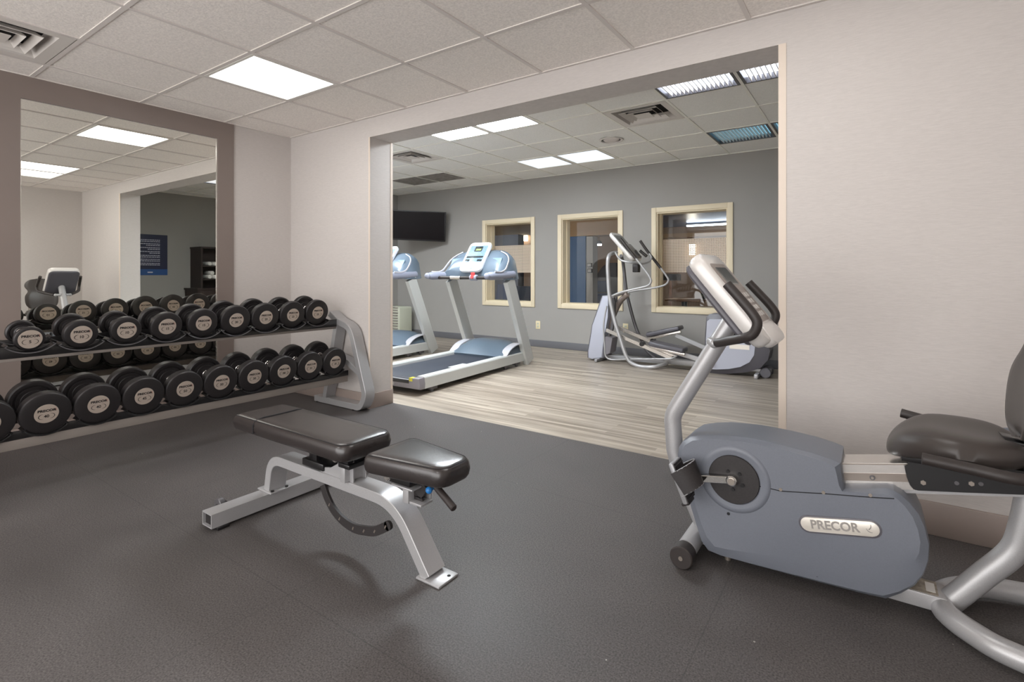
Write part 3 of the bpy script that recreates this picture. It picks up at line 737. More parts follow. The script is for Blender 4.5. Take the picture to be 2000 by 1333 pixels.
# ================================================================== RECUMBENT BIKE
YC = 2.15
bk = thing('exercise_bike', (.0, YC, 0), 'grey and silver recumbent exercise bike with black seat, right foreground', 'exercise bike')
Z1 = lambda x, y: (1260+x/2.5986, 820+y/2.5986)
YN = YC-.125
out = [(190, 110), (230, 85), (300, 76), (380, 74), (540, 92), (700, 124), (850, 162), (950, 196), (995, 216), (1000, 270), (1010, 335), (1014, 346), (1120, 346), (1225, 346), (1262, 352), (1300, 374), (1345, 415), (1390, 470), (1425, 545), (1446, 630), (1440, 720), (1415, 790), (1370, 845), (1300, 885), (1222, 912), (1080, 880), (900, 833), (700, 780), (500, 725), (380, 690), (318, 662), (285, 615), (262, 540), (235, 450), (205, 330), (175, 230), (166, 180), (172, 140)]
inn = [(203, 130), (240, 108), (305, 100), (380, 100), (540, 120), (690, 152), (830, 190), (920, 222), (962, 242), (972, 280), (984, 335), (1000, 366), (1110, 372), (1215, 380), (1250, 388), (1278, 402), (1318, 440), (1358, 495), (1385, 560), (1397, 625), (1390, 680), (1365, 725), (1310, 755), (1225, 768), (1120, 764), (1020, 750), (870, 727), (700, 700), (530, 676), (420, 660), (352, 645), (312, 595), (285, 530), (258, 445), (228, 330), (198, 238), (184, 185), (190, 155)]
def pl(q, Y): p = at(*Z1(*q), 'Y', Y); return (p.x, p.z)
def ringY(pts, Y, inset=0):
    return [Vector((a, Y, c)) for a, c in pts]
O = [pl(q, YN+.03) for q in out]; I = [pl(q, YN) for q in inn]
cx = sum(p[0] for p in O)/len(O); cz = sum(p[1] for p in O)/len(O)
mid = [((a[0]*.85+c[0]*.15), (a[1]*.85+c[1]*.15)) for a, c in zip(O, I)]
b = B(); b.loft([ringY(I, YN), ringY(mid, YN+.018), ringY(O, YN+.034), ringY(O, 2*YC-YN-.034), ringY(mid, 2*YC-YN-.018), ringY(I, 2*YC-YN)], True, True)
shroud = b.build('shroud', 'blue_plastic', bk, 22)
# raised ring round the crank and the black disc
cc = at(*Z1(450, 303), 'Y', YN); 
b = B(); b.lathe([(-.004, .124), (.002, .120), (.0065, .110), (.0055, .102), (.004, .0895), (-.006, .089)], (cc.x+.002, YN, cc.z), (0, -1, 0), 56); b.build('crank_ring', 'blue_plastic', shroud, 50)
b = B(); b.lathe([(-.002, .0), (.004, .088), (.0075, .086), (.0085, .0)], (cc.x, YN, cc.z), (0, -1, 0), 48)
disc = b.build('crank_disc', 'black_matte', bk, 30)
b = B()
for a in range(5):
    th = a*2*PI/5+.9; p = Vector((cc.x+.034*math.cos(th), YN-.0085, cc.z+.034*math.sin(th))); b.cyl(p, p+Vector((0, -.006, 0)), .0065, n=10)
b.build('disc_bolt', 'black', disc)
# seam between the upper and lower covers, with its screws
sm = [at(*Z1(*q), 'Y', YN-.0004) for q in [(582, 340), (640, 352), (690, 364), (900, 376), (1145, 395), (1262, 402)]]+[at(*Z1(1300, 378), 'Y', YN+.03)]
b = B(); b.tube(sm, .0016, 6); b.build('cover_seam', 'seam', shroud)
for q in [(688, 355), (905, 370), (1143, 384)]:
    p = at(*Z1(*q), 'Y', YN); b = B(); b.cyl(p+Vector((0, .002, 0)), p+Vector((0, -.003, 0)), .0055, n=12); b.build('screw', 'bolt', shroud)
for q in [(423, 478), (328, 637), (873, 790), (1083, 812)]:
    yy = YN if q[1] < 600 else YN+.016; p = at(*Z1(*q), 'Y', yy); b = B(); b.cyl(p+Vector((0, .004, 0)), p+Vector((0, -.002, 0)), .0055, n=12); b.build('screw', 'seam', shroud)
# badge with raised lettering
c0, c1 = at(*Z1(812, 530), 'Y', YN-.002), at(*Z1(1165, 558), 'Y', YN-.002)
L_ = (c1-c0).length; hh = .0235; ang = math.atan2(c1.z-c0.z, c1.x-c0.x)
def stad(L, r, n=12): return [(L/2+r*math.cos(a), r*math.sin(a)) for a in [-PI/2+PI*k/n for k in range(n+1)]]+[(-L/2+r*math.cos(a), r*math.sin(a)) for a in [PI/2+PI*k/n for k in range(n+1)]]
mc = (c0+c1)/2; ca, sa = math.cos(ang), math.sin(ang)
def st(L, r): return [(mc.x+a*ca-c*sa, mc.z+a*sa+c*ca) for a, c in stad(L, r)]
b = B(); b.m(0).prism(st(L_-.02, hh+.006), YN-.0012, YN+.002, .0008, 2); b.m(1).prism(st(L_-.02, hh), YN-.0032, YN+.001, .001, 2)
mt = Matrix.Translation((mc.x, YN-.0036, mc.z)) @ Matrix.Rotation(-ang, 4, 'Y') @ Matrix.Rotation(PI/2, 4, 'X')
b.m(2).text('PRECOR', .040, mt @ Matrix.Translation((-.013, 0, 0)), .0011, .0006, .93)
b.text('(\u00b7', .020, mt @ Matrix.Translation((.083, -.004, 0)) @ Matrix.Rotation(.9, 4, 'Z'), .0004, .0006); b.text(')', .018, mt @ Matrix.Translation((.089, .006, 0)) @ Matrix.Rotation(-.5, 4, 'Z'), .0004, .0006)
b.build('badge', ['dark_plastic', 'badge', 'badge_ink'], shroud, 30)
# crank arm and pedal
hub = Vector((at(*Z1(438, 312), 'Y', YN-.03).x, YN-.02, at(*Z1(438, 312), 'Y', YN-.03).z))
pe = at(1343, 938, 'Y', YN-.06)
def crank(hub, pe, sg, name='crank_arm'):
    b = B(); a0 = Vector((hub.x, hub.y, hub.z)); a1 = Vector((pe.x, hub.y-sg*.012, pe.z))
    b.tube([a0, a1], 0, up=(0, 1, 0), rect=(.016, .026, .3)); b.cyl(a0+Vector((0, sg*.016, 0)), a0+Vector((0, -sg*.016, 0)), .019, n=18, bev=.003)
    b.m(1).cyl(a0+Vector((0, -sg*.016, 0)), a0+Vector((0, -sg*.02, 0)), .012, n=16)
    b.m(0).cyl(a1+Vector((0, sg*.01, 0)), a1+Vector((0, -sg*.012, 0)), .014, n=16)
    return b.build(name, ['chrome', 'bolt'], bk)
crank(hub, pe, 1)
def pedal(c, ax, nrm):
    "ax: long axis of the footplate, nrm: towards the rider's foot; both in the XZ plane"
    W2 = Vector((0, 1, 0)); ax = ax.normalized(); nrm = nrm.normalized()
    R3 = Matrix((ax, W2, nrm)).transposed()
    b = B(); b.box(c, (.150, .095, .020), R3, .008, 2); b.cyl(c+W2*.055, c-W2*.044, .009, n=10)
    pd = b.build('pedal', 'steel_grey', bk)
    b = B()
    b.box(c+nrm*.0108, (.140, .086, .003), R3, .001, 1)
    for k in range(8): b.box(c+ax*(-.060+.017*k)+nrm*.0125, (.005, .084, .004), R3, .001, 1)
    b.box(c-ax*.076-nrm*.006, (.012, .07, .03), R3, .004); b.build('tread', 'black_matte', pd)
    b = B()   # strap arching over the footplate
    for k in range(2):
        pts = []; y0 = -.050
        for i in range(13):
            th = PI*i/12; pts.append(c+ax*(.0+.018*math.sin(th))+W2*(-.054*math.cos(th))+nrm*(.002+.072*math.sin(th)))
    b.tube(pts, 0, up=ax, rect=(.085, .0035)); b.build('strap', 'black_matte', pd)
    b = B(); b.tube([p+ax*.0425 for p in pts], .0022, 6); b.tube([p-ax*.0425 for p in pts], .0022, 6); b.build('strap_edge', 'steel_grey', pd)
a0, a1 = at(1308, 900, 'Y', YN-.06), at(1340, 985, 'Y', YN-.06)
ax = (a0-a1).normalized(); nr = Vector((-ax.z, 0, ax.x)); nr = nr if nr.x > 0 else -nr
pedal(Vector((pe.x-.018, YN-.075, pe.z)), ax, nr)
hub2 = Vector((hub.x, 2*YC-hub.y, hub.z)); pe2 = Vector((2*hub.x-pe.x, 0, 2*hub.z-pe.z))
crank(hub2, pe2, -1); pedal(Vector((pe2.x, 2*YC-YN+.075, pe2.z)), ax, nr)
# floor beam, rollers, rear foot
b = B(); b.bx(-.575, .20, YC-.05, YC+.05, .032, .082, .006); b.build('base_beam', 'steel_silver', bk)
b = B(); b.bx(.095, .178, YC-.046, YC+.046, .0822, .0832); b.m(1).bx(.148, .172, YC-.03, YC+.03, .0832, .0838); b.build('rating_sticker', ['sticker', 'white'], bk)
b = B(); b.cyl((-.575, YC-.155, .05), (-.575, YC+.155, .05), .036, n=24); b.build('roller_housing', 'steel_silver', bk)
for sg in (-1, 1):
    b = B(); b.cyl((-.578, YC+sg*.155, .042), (-.578, YC+sg*.215, .042), .042, n=30, bev=.004); b.m(1).cyl((-.578, YC+sg*.215, .042), (-.578, YC+sg*.219, .042), .008, n=12)
    b.build('roller', ['rubber_soft', 'bolt'], bk)
b = B(); b.cyl((-.45, YC-.04, .0), (-.45, YC-.04, .03), .012, n=12); b.build('levelling_foot', 'bolt', bk)
near = [at(1990, 1291, 'Z', .045), at(1948, 1270, 'Z', .045), at(1892, 1240, 'Z', .045), at(1866, 1212, 'Z', .045), at(1853, 1180, 'Z', .045)]
foot = [Vector((.80, YC-.27, .045)), Vector((.55, YC-.235, .045)), Vector((near[0].x, YC-.19, .045)), Vector((.25, YC-.135, .045)), Vector((.195, YC-.06, .045)), Vector((.19, YC+.02, .045))]
foot = foot+[Vector((p.x, 2*YC-p.y, p.z)) for p in foot[:-1][::-1]]
b = B(); b.tube(smooth(foot, 6), .034, 20); b.build('rear_foot', 'steel_silver', bk, 60)
for sg in (-1, 1):
    b = B(); b.cyl((.80, YC+sg*.27, .045), (.86, YC+sg*.28, .045), .037, n=20, bev=.006); b.build('end_cap', 'black', bk)
    b = B(); b.cyl((.5, YC+sg*.225, .0), (.5, YC+sg*.225, .02), .02, n=14); b.build('levelling_foot', 'black', bk)
P = [at(1850, 1180, 'Y', YC), at(1920, 1125, 'Y', YC), at(1978, 1078, 'Y', YC), at(1998, 1030, 'Y', YC), Vector((at(2005, 985, 'Y', YC).x+.01, YC, .46))]
b = B(); b.tube(smooth(P, 6), .034, 20); b.build('rear_post', 'steel_silver', bk, 60)
# steering column
P = [Vector((-.545, YC, .075)), at(1330, 925, 'Y', YC), at(1318, 880, 'Y', YC), at(1313, 812, 'Y', YC), at(1436, 615, 'Y', YC)]
b = B(); b.tube(fillet(P, [0, .1, .1, .10, 0], 8), .034, 24); b.build('console_post', 'steel_silver', bk, 60)
# console
T0, T1 = Vector((-.535, 0, 1.182)), Vector((-.282, 0, .862)); dv = (T1-T0).normalized(); nv = Vector((-dv.z, 0, dv.x)); nv = nv if nv.z > 0 else -nv; LV = (T1-T0).length
def tablet(bld, y0, y1, v0, v1, n0, n1, r, bulge=0, T0=T0, dv=dv, nv=nv):
    pts = []
    for cy, cv, a0 in ((y1-r, v0+r, -PI/2), (y1-r, v1-r, 0), (y0+r, v1-r, PI/2), (y0+r, v0+r, PI)):
        for k in range(7):
            a = a0+PI/2*k/6; pts.append((cy+r*math.cos(a), cv+r*math.sin(a)))
    cyy, cv = (y0+y1)/2, (v0+v1)/2; t = n1-n0; rings = []
    for nn, ins in ((0, .018), (.15, .006), (.4, 0), (.75, 0), (.92, .003), (1, .010)):
        rings.append([T0+Vector((0, cyy+(a-cyy)*(1-ins/abs(.5*(y1-y0))), 0))+dv*(cv+(c-cv)*(1-ins/abs(.5*(v1-v0))))+nv*(n0+t*nn) for a, c in pts])
    bld.loft(rings); return bld
ya, yb = YC-.158, YC+.158
b = B(); tablet(b, ya, yb, 0, LV, -.066, 0, .05); con = b.build('console', 'pearl', bk, 40)
b = B(); tablet(b, ya+.004, yb-.004, .012, LV-.03, -.086, -.058, .05); b.build('back_cover', 'dark_plastic', con, 40)
b = B(); tablet(b, ya+.03, yb-.03, .055, LV-.075, -.002, .002, .03); b.build('face_panel', 'console_face', con)
b = B(); tablet(b, YC-.09, YC+.09, .075, .16, .0005, .0035, .012); b.build('display', 'screen', con)
b = B()
for i in range(4):
    for j in range(5): tablet(b, YC-.1+j*.042, YC-.1+j*.042+.03, .20+i*.03, .20+i*.03+.02, .001, .0035, .006)
b.build('buttons', 'pearl', con)
b = B(); tablet(b, YC-.125, YC+.125, LV-.07, LV+.016, -.045, .008, .04); b.build('tray_lip', 'pearl', con, 40)
# handlebars
hb = [(1419.5, 555, 1.950), (1445, 583.5, 1.945), (1469, 612, 1.94), (1479, 631, 1.94), (1473, 650, 1.945), (1459, 659, 1.955), (1430, 665, 2.00), (1396, 671, 2.075)]
pts = [at(x, y, 'Y', yy) for x, y, yy in hb]
for sg in (0, 1):
    q = [Vector((p.x, 2*YC-p.y, p.z)) if sg else p for p in pts]; s_ = smooth(q, 5)
    b = B(); b.tube(s_[:-1], .0168, 18); g = b.build('handlebar', 'rubber_soft', bk, 60)
    e = s_[-1]; b = B(); b.cyl(e, Vector((e.x-.03, YC+(.02 if sg else -.02), e.z)), .0155, n=16); b.sphere(e+(q[-1]-q[-2]).normalized()*.004, .019, n=14); b.build('bar_joint', 'steel_silver', g)
# seat rail
x0 = at(1640, 905, 'Y', YC-.05).x; zt = at(1645, 905, 'Y', YC-.05).z; zb = at(1650, 955, 'Y', YC-.05).z
SL = math.tan(math.radians(11.2)); h = zt-zb
RZ = lambda X: zb+(X-x0)*SL            # bottom of the inclined rail
def rprism(b, prof, xa, xb): b.loft([[Vector((X, YC+a, RZ(X)+c*h)) for a, c in prof] for X in (xa, xb)])
b = B(); rprism(b, [(-.05, 0), (-.05, .30), (-.05, .66), (-.05, 1), (-.03, 1.03), (.03, 1.03), (.05, 1), (.05, 0)], x0, .80)
rl = b.build('seat_rail', 'alu', bk, 20)
b = B(); rprism(b, [(-.052, .30), (-.052, .60), (-.048, .60), (-.048, .30)], x0, .80); rprism(b, [(-.0515, .93), (-.0515, .97), (-.048, .97), (-.048, .93)], x0, .80); b.build('groove', 'alu_shade', rl)  # flat darker strips with the shade of the grooves as colour
b = B(); rprism(b, [(-.042, -.16), (-.042, -.02), (.042, -.02), (.042, -.16)], .02, .80); b.build('rail_base', 'steel_silver', bk)
p = at(1704, 933, 'Y', YC-.052); b = B(); b.cyl(p, p+Vector((0, -.006, 0)), .008, n=14); b.m(1).cyl(p+Vector((0, -.006, 0)), p+Vector((0, -.008, 0)), .004, n=10); b.build('rail_bolt', ['steel_dark', 'bolt'], bk)
# carriage plates and side handles
Z2 = lambda x, y: (1640+x/4.1667, 680+y/4.1667)
poly = [at(*Z2(*q), 'Y', YC-.062) for q in [(525, 958), (545, 1050), (572, 1118), (600, 1150), (640, 1160), (1000, 1175), (1500, 1195)]]
poly = [(p.x, p.z) for p in poly]; top0 = at(*Z2(525, 958), 'Y', YC-.062)
poly = poly+[(.44, RZ(.44)+h*1.25), (.40, RZ(.40)+h*1.35), (.10, RZ(.10)+h*1.25), (top0.x+.01, top0.z+.004)]
for sg in (-1, 1):
    b = B(); b.prism(poly, YC+sg*.062-.003, YC+sg*.062+.003, .001, 1); b.m(1)
    for q in ((680, 1097), (1072, 1105)):
        p = at(*Z2(*q), 'Y', YC-.066); b.cyl((p.x, YC+sg*.064, p.z), (p.x, YC+sg*.069, p.z), .0075, n=6)
    b.m(2)
    for q in ((953, 1102), (1150, 1108)):
        p = at(*Z2(*q), 'Y', YC-.066); b.cyl((p.x, YC+sg*.064, p.z), (p.x, YC+sg*.067, p.z), .006, n=12)
    b.build('carriage_plate', ['black', 'bolt', 'steel_dark'], bk)
p0, p1 = at(1801, 896, 'Y', YC-.26), at(2000, 939, 'Y', YC-.26); p2, p3 = at(1760, 807, 'Y', YC+.26), at(1980, 868, 'Y', YC+.20)
for sg in (-1, 1):
    a, c = (p0, p1) if sg < 0 else (p2, p3)
    q = [a, (a+c)/2, c, Vector((.44, YC+sg*.17, .545)), Vector((.49, YC+sg*.07, .54))]
    b = B(); b.tube(smooth(q, 6), .0165, 16); g = b.build('side_handle', 'rubber_soft', bk, 60)
    b = B(); b.cyl((.49, YC+sg*.075, .54), (.49, YC+sg*.02, .54), .02, n=14); b.build('handle_mount', 'black', g)
p = at(1955, 850, 'Y', YC+.21); q = at(1992, 850, 'Y', YC+.20); b = B(); b.cyl(p, q, .024, n=16, bev=.006); b.build('lever_cap', 'blue_plastic', bk)
# seat cushion
def cushion(x0, x1, hw, z, b):
    nx, ny = 30, 20; up, dn = [], []
    for i in range(nx+1):
        u = .5-.5*math.cos(PI*i/nx); X = x0+(x1-x0)*u; e = (max(0, 1-abs(2*u-1)**2.8))**(1/2.4) if 0 < i < nx else 0
        wid = hw*(.62+.38*min(1, u*2.2))*max(e, .05)
        ru, rd = [], []
        for j in range(ny+1):
            v = 2*j/ny-1; ed = max(0, 1-abs(v)**3.5)**.5*max(e, 0)
            hgt = .060*ed+.020*abs(v)**2*ed*(.3+u)-.018*(1-v*v)*ed*min(1, u*1.5)+.012*math.sin(u*PI)*0
            hgt += .010*max(0, 1-u*2.5)*ed
            drop = -.050*max(0, 1-u*2.6)**1.6
            ru.append(Vector((X, YC+wid*v, z+hgt+drop))); rd.append(Vector((X, YC+wid*v, z-.040*ed+drop)))
        up.append(ru); dn.append(rd)
    rings = [u+d[::-1][1:-1] for u, d in zip(up, dn)]
    b.loft(rings, True, True)
zc = .575
b = B(); cushion(.045, .385, .205, zc-.008, b); st_ = b.build('seat', 'seat_foam', bk, 70)
b = B(); b.bx(.08, .40, YC-.10, YC+.10, .505, .535, .005); b.build('seat_pan', 'black', bk)
# peanut-shaped backrest
def backrest(b):
    rows = []; nz, ny = 26, 14; z0, z1 = .605, 1.035
    for i in range(nz+1):
        u = i/nz; Z = z0+(z1-z0)*u
        w = .175*(1-.20*math.exp(-((u-.60)/.10)**2)); w *= (max(0, 1-abs(2*u-1)**4.5))**.45 if 0 < u < 1 else .02
        w = max(w, .008); X = .372+.12*u+.012*math.cos(u*PI*2)
        fr, bc = [], []
        for j in range(ny+1):
            v = 2*j/ny-1; ed = max(0, 1-abs(v)**3)**.5*min(1, (1-abs(2*u-1)**6)**.5+.0)
            fr.append(Vector((X-.028*ed-.03*v*v, YC+w*v, Z))); bc.append(Vector((X+.026*ed-.03*v*v, YC+w*v, Z)))
        rows.append(fr+bc[::-1][1:-1])
    b.loft(rows, True, True)
b = B(); backrest(b); b.build('backrest', 'seat_foam', bk, 70)
b = B(); b.tube(smooth([(.33, YC, .60), (.42, YC, .595), (.475, YC, .64), (.46, YC, .74), (.48, YC, .86)], 5), 0, up=(0, 1, 0), rect=(.09, .012, .2)); b.build('backrest_bracket', 'black', bk, 60)

# ================================================================== TREADMILLS
def treadmill(loc, rz, label):
    t = thing('treadmill', loc, label, 'treadmill', 'treadmills in the cardio room', rz); Mw = WORLD[t.name]
    def bl(b, name, mats, par=t, ang=35):
        b.bm.transform(Mw); return b.build(name, mats, par, ang)
    for x0, x1 in ((-.095, 0), (-.82, -.725)):
        b = B(); b.prism([(x0, .052), (x1, .052), (x1, .150), (x1-.008, .160), (x0+.008, .160), (x0, .150)], -.005, 1.80, 0); bl(b, 'side_rail', 'tm_silver')
    b = B(); b.bx(-.725, -.095, -.02, 1.75, .06, .128); bl(b, 'deck', 'dark_plastic')
    b = B(); b.bx(-.685, -.135, -.015, 1.60, .1285, .1335, .002); b.cyl((-.685, -.02, .107), (-.135, -.02, .107), .026, n=16); bl(b, 'running_belt', 'belt')
    b = B(); b.prism([(-.83, .055), (.008, .055), (.012, .10), (-.0, .155), (-.08, .155), (-.10, .125), (-.72, .125), (-.74, .155), (-.82, .155), (-.832, .10)], -.085, -.004, .012, 2); ec = bl(b, 'rear_cap', 'dark_plastic2')
    b = B(); b.cyl((-.70, -.07, .117), (-.12, -.07, .117), .022, n=14); bl(b, 'rear_roller', 'black', ec)
    b = B(); b.bx(-.115, -.075, -.088, -.04, .1555, .1565); b.bx(-.115, -.075, -.0885, -.0865, .125, .156); bl(b, 'warning_sticker', 'yellow', ec)
    b = B(); b.bx(-.62, -.30, -.0885, -.0865, .07, .10, .001); bl(b, 'maker_plate', 'steel_silver', ec)
    b = B(); b.bx(-.22, -.10, .60, .85, .1345, .138, .001); 
    bl(b, 'side_step', 'tm_silver')
    # motor hood
    b = B(); rings = []
    for k in range(9):
        y = 1.36+.47*k/8; s = math.sin(PI*min(1, (k+.3)/8*.62)); hgt = .02+.155*max(0, math.sin(min(PI*.62, PI*.62*(k/6.5)))) if k < 8 else .12
        r = []
        for j in range(15):
            v = -1+2*j/14; r.append(Vector((-.41+.405*v, y-.03*(1-v*v)*(1 if k < 4 else 0), .135+hgt*(max(0, 1-abs(v)**3.2))**.6)))
        r += [Vector((-.005, y, .07)), Vector((-.815, y, .07))]; rings.append(r)
    b.loft(rings); hd = bl(b, 'motor_hood', 'blue_plastic2', t, 40)
    for xx in (-.055, -.785):
        b = B(); b.tube(smooth([(xx, 1.40, .155), (xx, 1.50, .225), (xx, 1.65, .262), (xx, 1.83, .262)], 4), 0, up=(1, 0, 0), rect=(.10, .012, .3))
        bl(b, 'hood_trim', 'lav_plastic', hd)
    for x0, x1 in ((-.03, .032), (-.865, -.805)):
        b = B(); a, c = Vector(((x0+x1)/2, 1.885, .03)), Vector(((x0+x1)/2, 1.425, 1.03)); b.tube([a, c], 0, up=(1, 0, 0), rect=(x1-x0, .155, .1)); bl(b, 'upright', 'tm_silver')
    for x, y in ((-.04, .14), (-.78, .14), (-.04, 1.66), (-.78, 1.66), (-.04, 1.42)):
        b = B(); b.bx(x-.028, x+.028, y-.05, y+.05, .022, .054, .004); b.cyl((x, y, 0), (x, y, .024), .016, n=12); bl(b, 'foot', 'steel_dark')
    # arms
    for sx, x in ((1, .0), (-1, -.835)):
        b = B(); P = smooth([(x, .985, 1.075), (x, 1.15, 1.075), (x, 1.35, 1.08), (x, 1.52, 1.09)], 4); n = len(P)
        b.tube(P, [.018 if i == 0 else (.036 if i == 1 else .045) for i in range(n)], 18); b.sphere((x, .99, 1.075), .036, (1, .8, 1)); bl(b, 'side_arm', 'lav_blue', t, 60)
    b = B(); b.cyl((-.80, 1.15, 1.055), (-.03, 1.15, 1.055), .018, n=16); bar = bl(b, 'cross_bar', 'rubber_soft')
    b = B(); b.cyl((-.62, 1.15, 1.055), (-.48, 1.15, 1.055), .0205, n=16); bl(b, 'pulse_sensor', 'chrome', bar)
    b = B(); b.cyl((-.335, 1.15, 1.055), (-.245, 1.15, 1.055), .034, n=20, bev=.006); sc_ = bl(b, 'safety_clip', 'lav_blue', bar)
    b = B(); b.cyl((-.29, 1.11, 1.065), (-.29, 1.125, 1.062), .022, n=18, bev=.003); b.bx(-.315, -.265, 1.125, 1.14, 1.075, 1.115, .003); bl(b, 'stop_key', 'red', sc_)
    # console housing: arch between the uprights
    def arch(y, w, top, z0):
        r = []; n = 20
        for k in range(n+1):
            v = -1+2*k/n; r.append(Vector((-.4175+w*v, y, z0+(top-z0)*(max(0, 1-abs(v)**5))**.5)))
        return r
    b = B(); R_ = []
    for y, w, top, z0 in ((1.28, .445, 1.16, 1.035), (1.36, .452, 1.27, 1.03), (1.46, .455, 1.36, 1.03), (1.56, .45, 1.385, 1.03), (1.62, .435, 1.36, 1.04)):
        R_.append(arch(y, w, top, z0))
    b.loft(R_, True, True); hs = bl(b, 'console_housing', 'blue_plastic2', t, 40)
    for sg in (-1, 1):
        b = B(); x = -.4175+sg*.448
        b.tube(smooth([(x, 1.10, 1.122), (x, 1.22, 1.12), (x, 1.31, 1.145), (x-sg*.008, 1.37, 1.20), (x-sg*.03, 1.43, 1.27), (x-sg*.09, 1.475, 1.325), (x-sg*.17, 1.49, 1.36)], 5), 0, up=(1, 0, 0), rect=(.012, .02, .3)); bl(b, 'housing_trim', 'lav_plastic', hs, 50)
    for sg in (-1, 1):
        b = B(); b.box((-.4175+sg*.29, 1.36, 1.22), (.14, .03, .14), Matrix.Rotation(-.5, 3, 'X'), .012); bl(b, 'bottle_pocket', 'pocket_blue', hs)
    # tall tablet console
    A0 = Vector((-.41, 1.50, 1.452)); A1 = Vector((-.41, 1.245, 1.115)); dv = (A1-A0).normalized(); nv = Vector((0, dv.z, -dv.y)); nv = nv if nv.z > 0 else -nv; Lc = (A1-A0).length
    def tb(x0, x1, v0, v1, n0, n1, r, b):
        rings = []; pts = []
        for cx_, cv, a0 in ((x1-r, v0+r, -PI/2), (x1-r, v1-r, 0), (x0+r, v1-r, PI/2), (x0+r, v0+r, PI)):
            for k in range(5): a = a0+PI/2*k/4; pts.append((cx_+r*math.cos(a), cv+r*math.sin(a)))
        for nn, ins in ((n0, .004), ((n0+n1)/2, 0), (n1, .003)):
            rings.append([A0+Vector((a*(1-ins/abs(x1-x0)*2), 0, 0))+dv*c+nv*nn for a, c in pts])
        b.loft(rings)
    b = B(); tb(-.155, .155, 0, Lc, 0, .032, .05, b); cn = bl(b, 'console', 'console_white')
    b = B(); tb(-.125, .125, .05, Lc-.13, .032, .036, .012, b); fp = bl(b, 'face_panel', 'face_blue', cn)
    b = B(); tb(-.05, .06, .065, .14, .036, .039, .008, b); bl(b, 'display', 'screen', fp)
    b = B(); tb(-.03, .045, .10, .13, .039, .0405, .004, b); bl(b, 'lcd', 'lcd', fp)
    b = B(); tb(-.12, .12, .21, .235, .036, .039, .006, b); tb(-.12, -.07, .26, .285, .036, .04, .006, b); tb(.06, .12, .26, .285, .036, .04, .006, b); bl(b, 'buttons', 'screen', fp)
    b = B(); tb(-.05, .05, Lc-.13, Lc-.03, .032, .040, .03, b); bl(b, 'key_pad', 'key_green', cn)
    return t
treadmill((-3.33, 3.42, 0), math.radians(2.9), 'grey blue treadmill nearer the opening, wholly in view')
treadmill((-4.91, 3.42, 0), math.radians(2.9), 'grey blue treadmill cut by the left edge of the opening')

# ================================================================== ELLIPTICAL
el = thing('elliptical_trainer', (-2.0, 6.08, 0), 'silver elliptical trainer with grey pedals below the windows', 'elliptical trainer')
YN_, YC, YF_ = 5.84, 6.08, 6.32
C5 = lambda x, y: (1100+x/6.665, 440+y/6.665)
C6 = lambda x, y: (1130+x/5.0, 600+y/5.0)
def T_(px, Y, r, mats, name, par=el, sub=4, n=12, ang=60):
    b = B(); b.tube(smooth([at(x, y, 'Y', Y if not isinstance(Y, (list, tuple)) else Y[i]) for i, (x, y) in enumerate(px)], sub), r, n); return b.build(name, mats, par, ang)
poly = [(1176, 578), (1190, 577), (1187, 620), (1179, 662), (1177, 700), (1156, 704), (1148, 700), (1148, 686), (1157, 636)]
pp = [at(x, y, 'Y', YC-.12) for x, y in poly]; pp = [(p.x, max(p.z, .012)) for p in pp]
b = B(); b.prism(pp, YC-.12, YC+.12, .018, 3); fh = b.build('front_housing', 'lav_plastic2', el)
M_ = [(x-.012 if i > 5 or i == 0 else x+.004, z) for i, (x, z) in enumerate(pp)]
b = B(); b.prism([(x-.018, z) for x, z in pp], YC-.10, YC+.10, .012, 2); b.build('front_panel', 'dark_plastic', fh)
b = B(); q = [at(x, y, 'Y', YC-.08) for x, y in [(1176, 655), (1197, 660), (1192, 690), (1180, 697), (1168, 696)]]; b.prism([(p.x, p.z) for p in q], YC-.09, YC+.09, .01); b.build('motor_cover', 'dark_plastic2', el)
T_([(1204, 494), (1196, 495), (1189, 501), (1187, 518), (1188, 545), (1190, 575), (1195, 603), (1202, 632), (1211, 660), (1220, 688), (1230, 707), (1250, 716.5), (1280, 717), (1302, 710)], [YC, YC-.1, YN_+.02]+[YN_]*10+[YC-.1], .0235, 'steel_silver', 'side_frame')
T_([(1213, 500), (1217, 514), (1223, 565), (1231, 602), (1242, 640), (1252, 662), (1262, 684), (1280, 700)], [YC]+[YF_]*7, .021, 'steel_dark', 'side_frame')
T_([(1185, 598), (1180, 625), (1179, 645), (1181, 675), (1187, 701), (1230, 702), (1280, 701.5), (1310, 701), (1322, 695)], YN_+.04, .010, 'steel_silver', 'link_rod')
# arms
for nm, px, Y in (('near', [(1211.5, 466), (1226, 485), (1242, 505), (1256, 523), (1267, 538), (1271.5, 549), (1266, 558), (1250, 562.5), (1235, 566), (1211, 572), (1192, 580)], YN_+.02), ('far', [(1250.5, 471), (1263, 489), (1277, 507), (1290.5, 524), (1302, 540), (1305.5, 548), (1300, 556), (1287, 560.5), (1262, 565), (1235, 569), (1218, 575)], YF_)):
    arm = T_(px, Y, .0125, 'steel_silver', 'swing_arm')
    pg = px[:3] if nm == 'near' else px[:4]
    T_(pg, Y, .0175, 'rubber_soft', 'grip', arm)
T_([(1192, 580), (1200, 590), (1196, 640), (1190, 655)], YN_+.1, .022, 'steel_dark', 'swing_link')
T_([(1226, 575), (1212, 588), (1200, 612), (1190, 640)], YC, .035, 'steel_grey2', 'lift_arm')
T_([(1196, 580), (1216, 574), (1228, 575)], [YN_+.02, YC, YF_], .018, 'steel_silver', 'pivot_shaft')
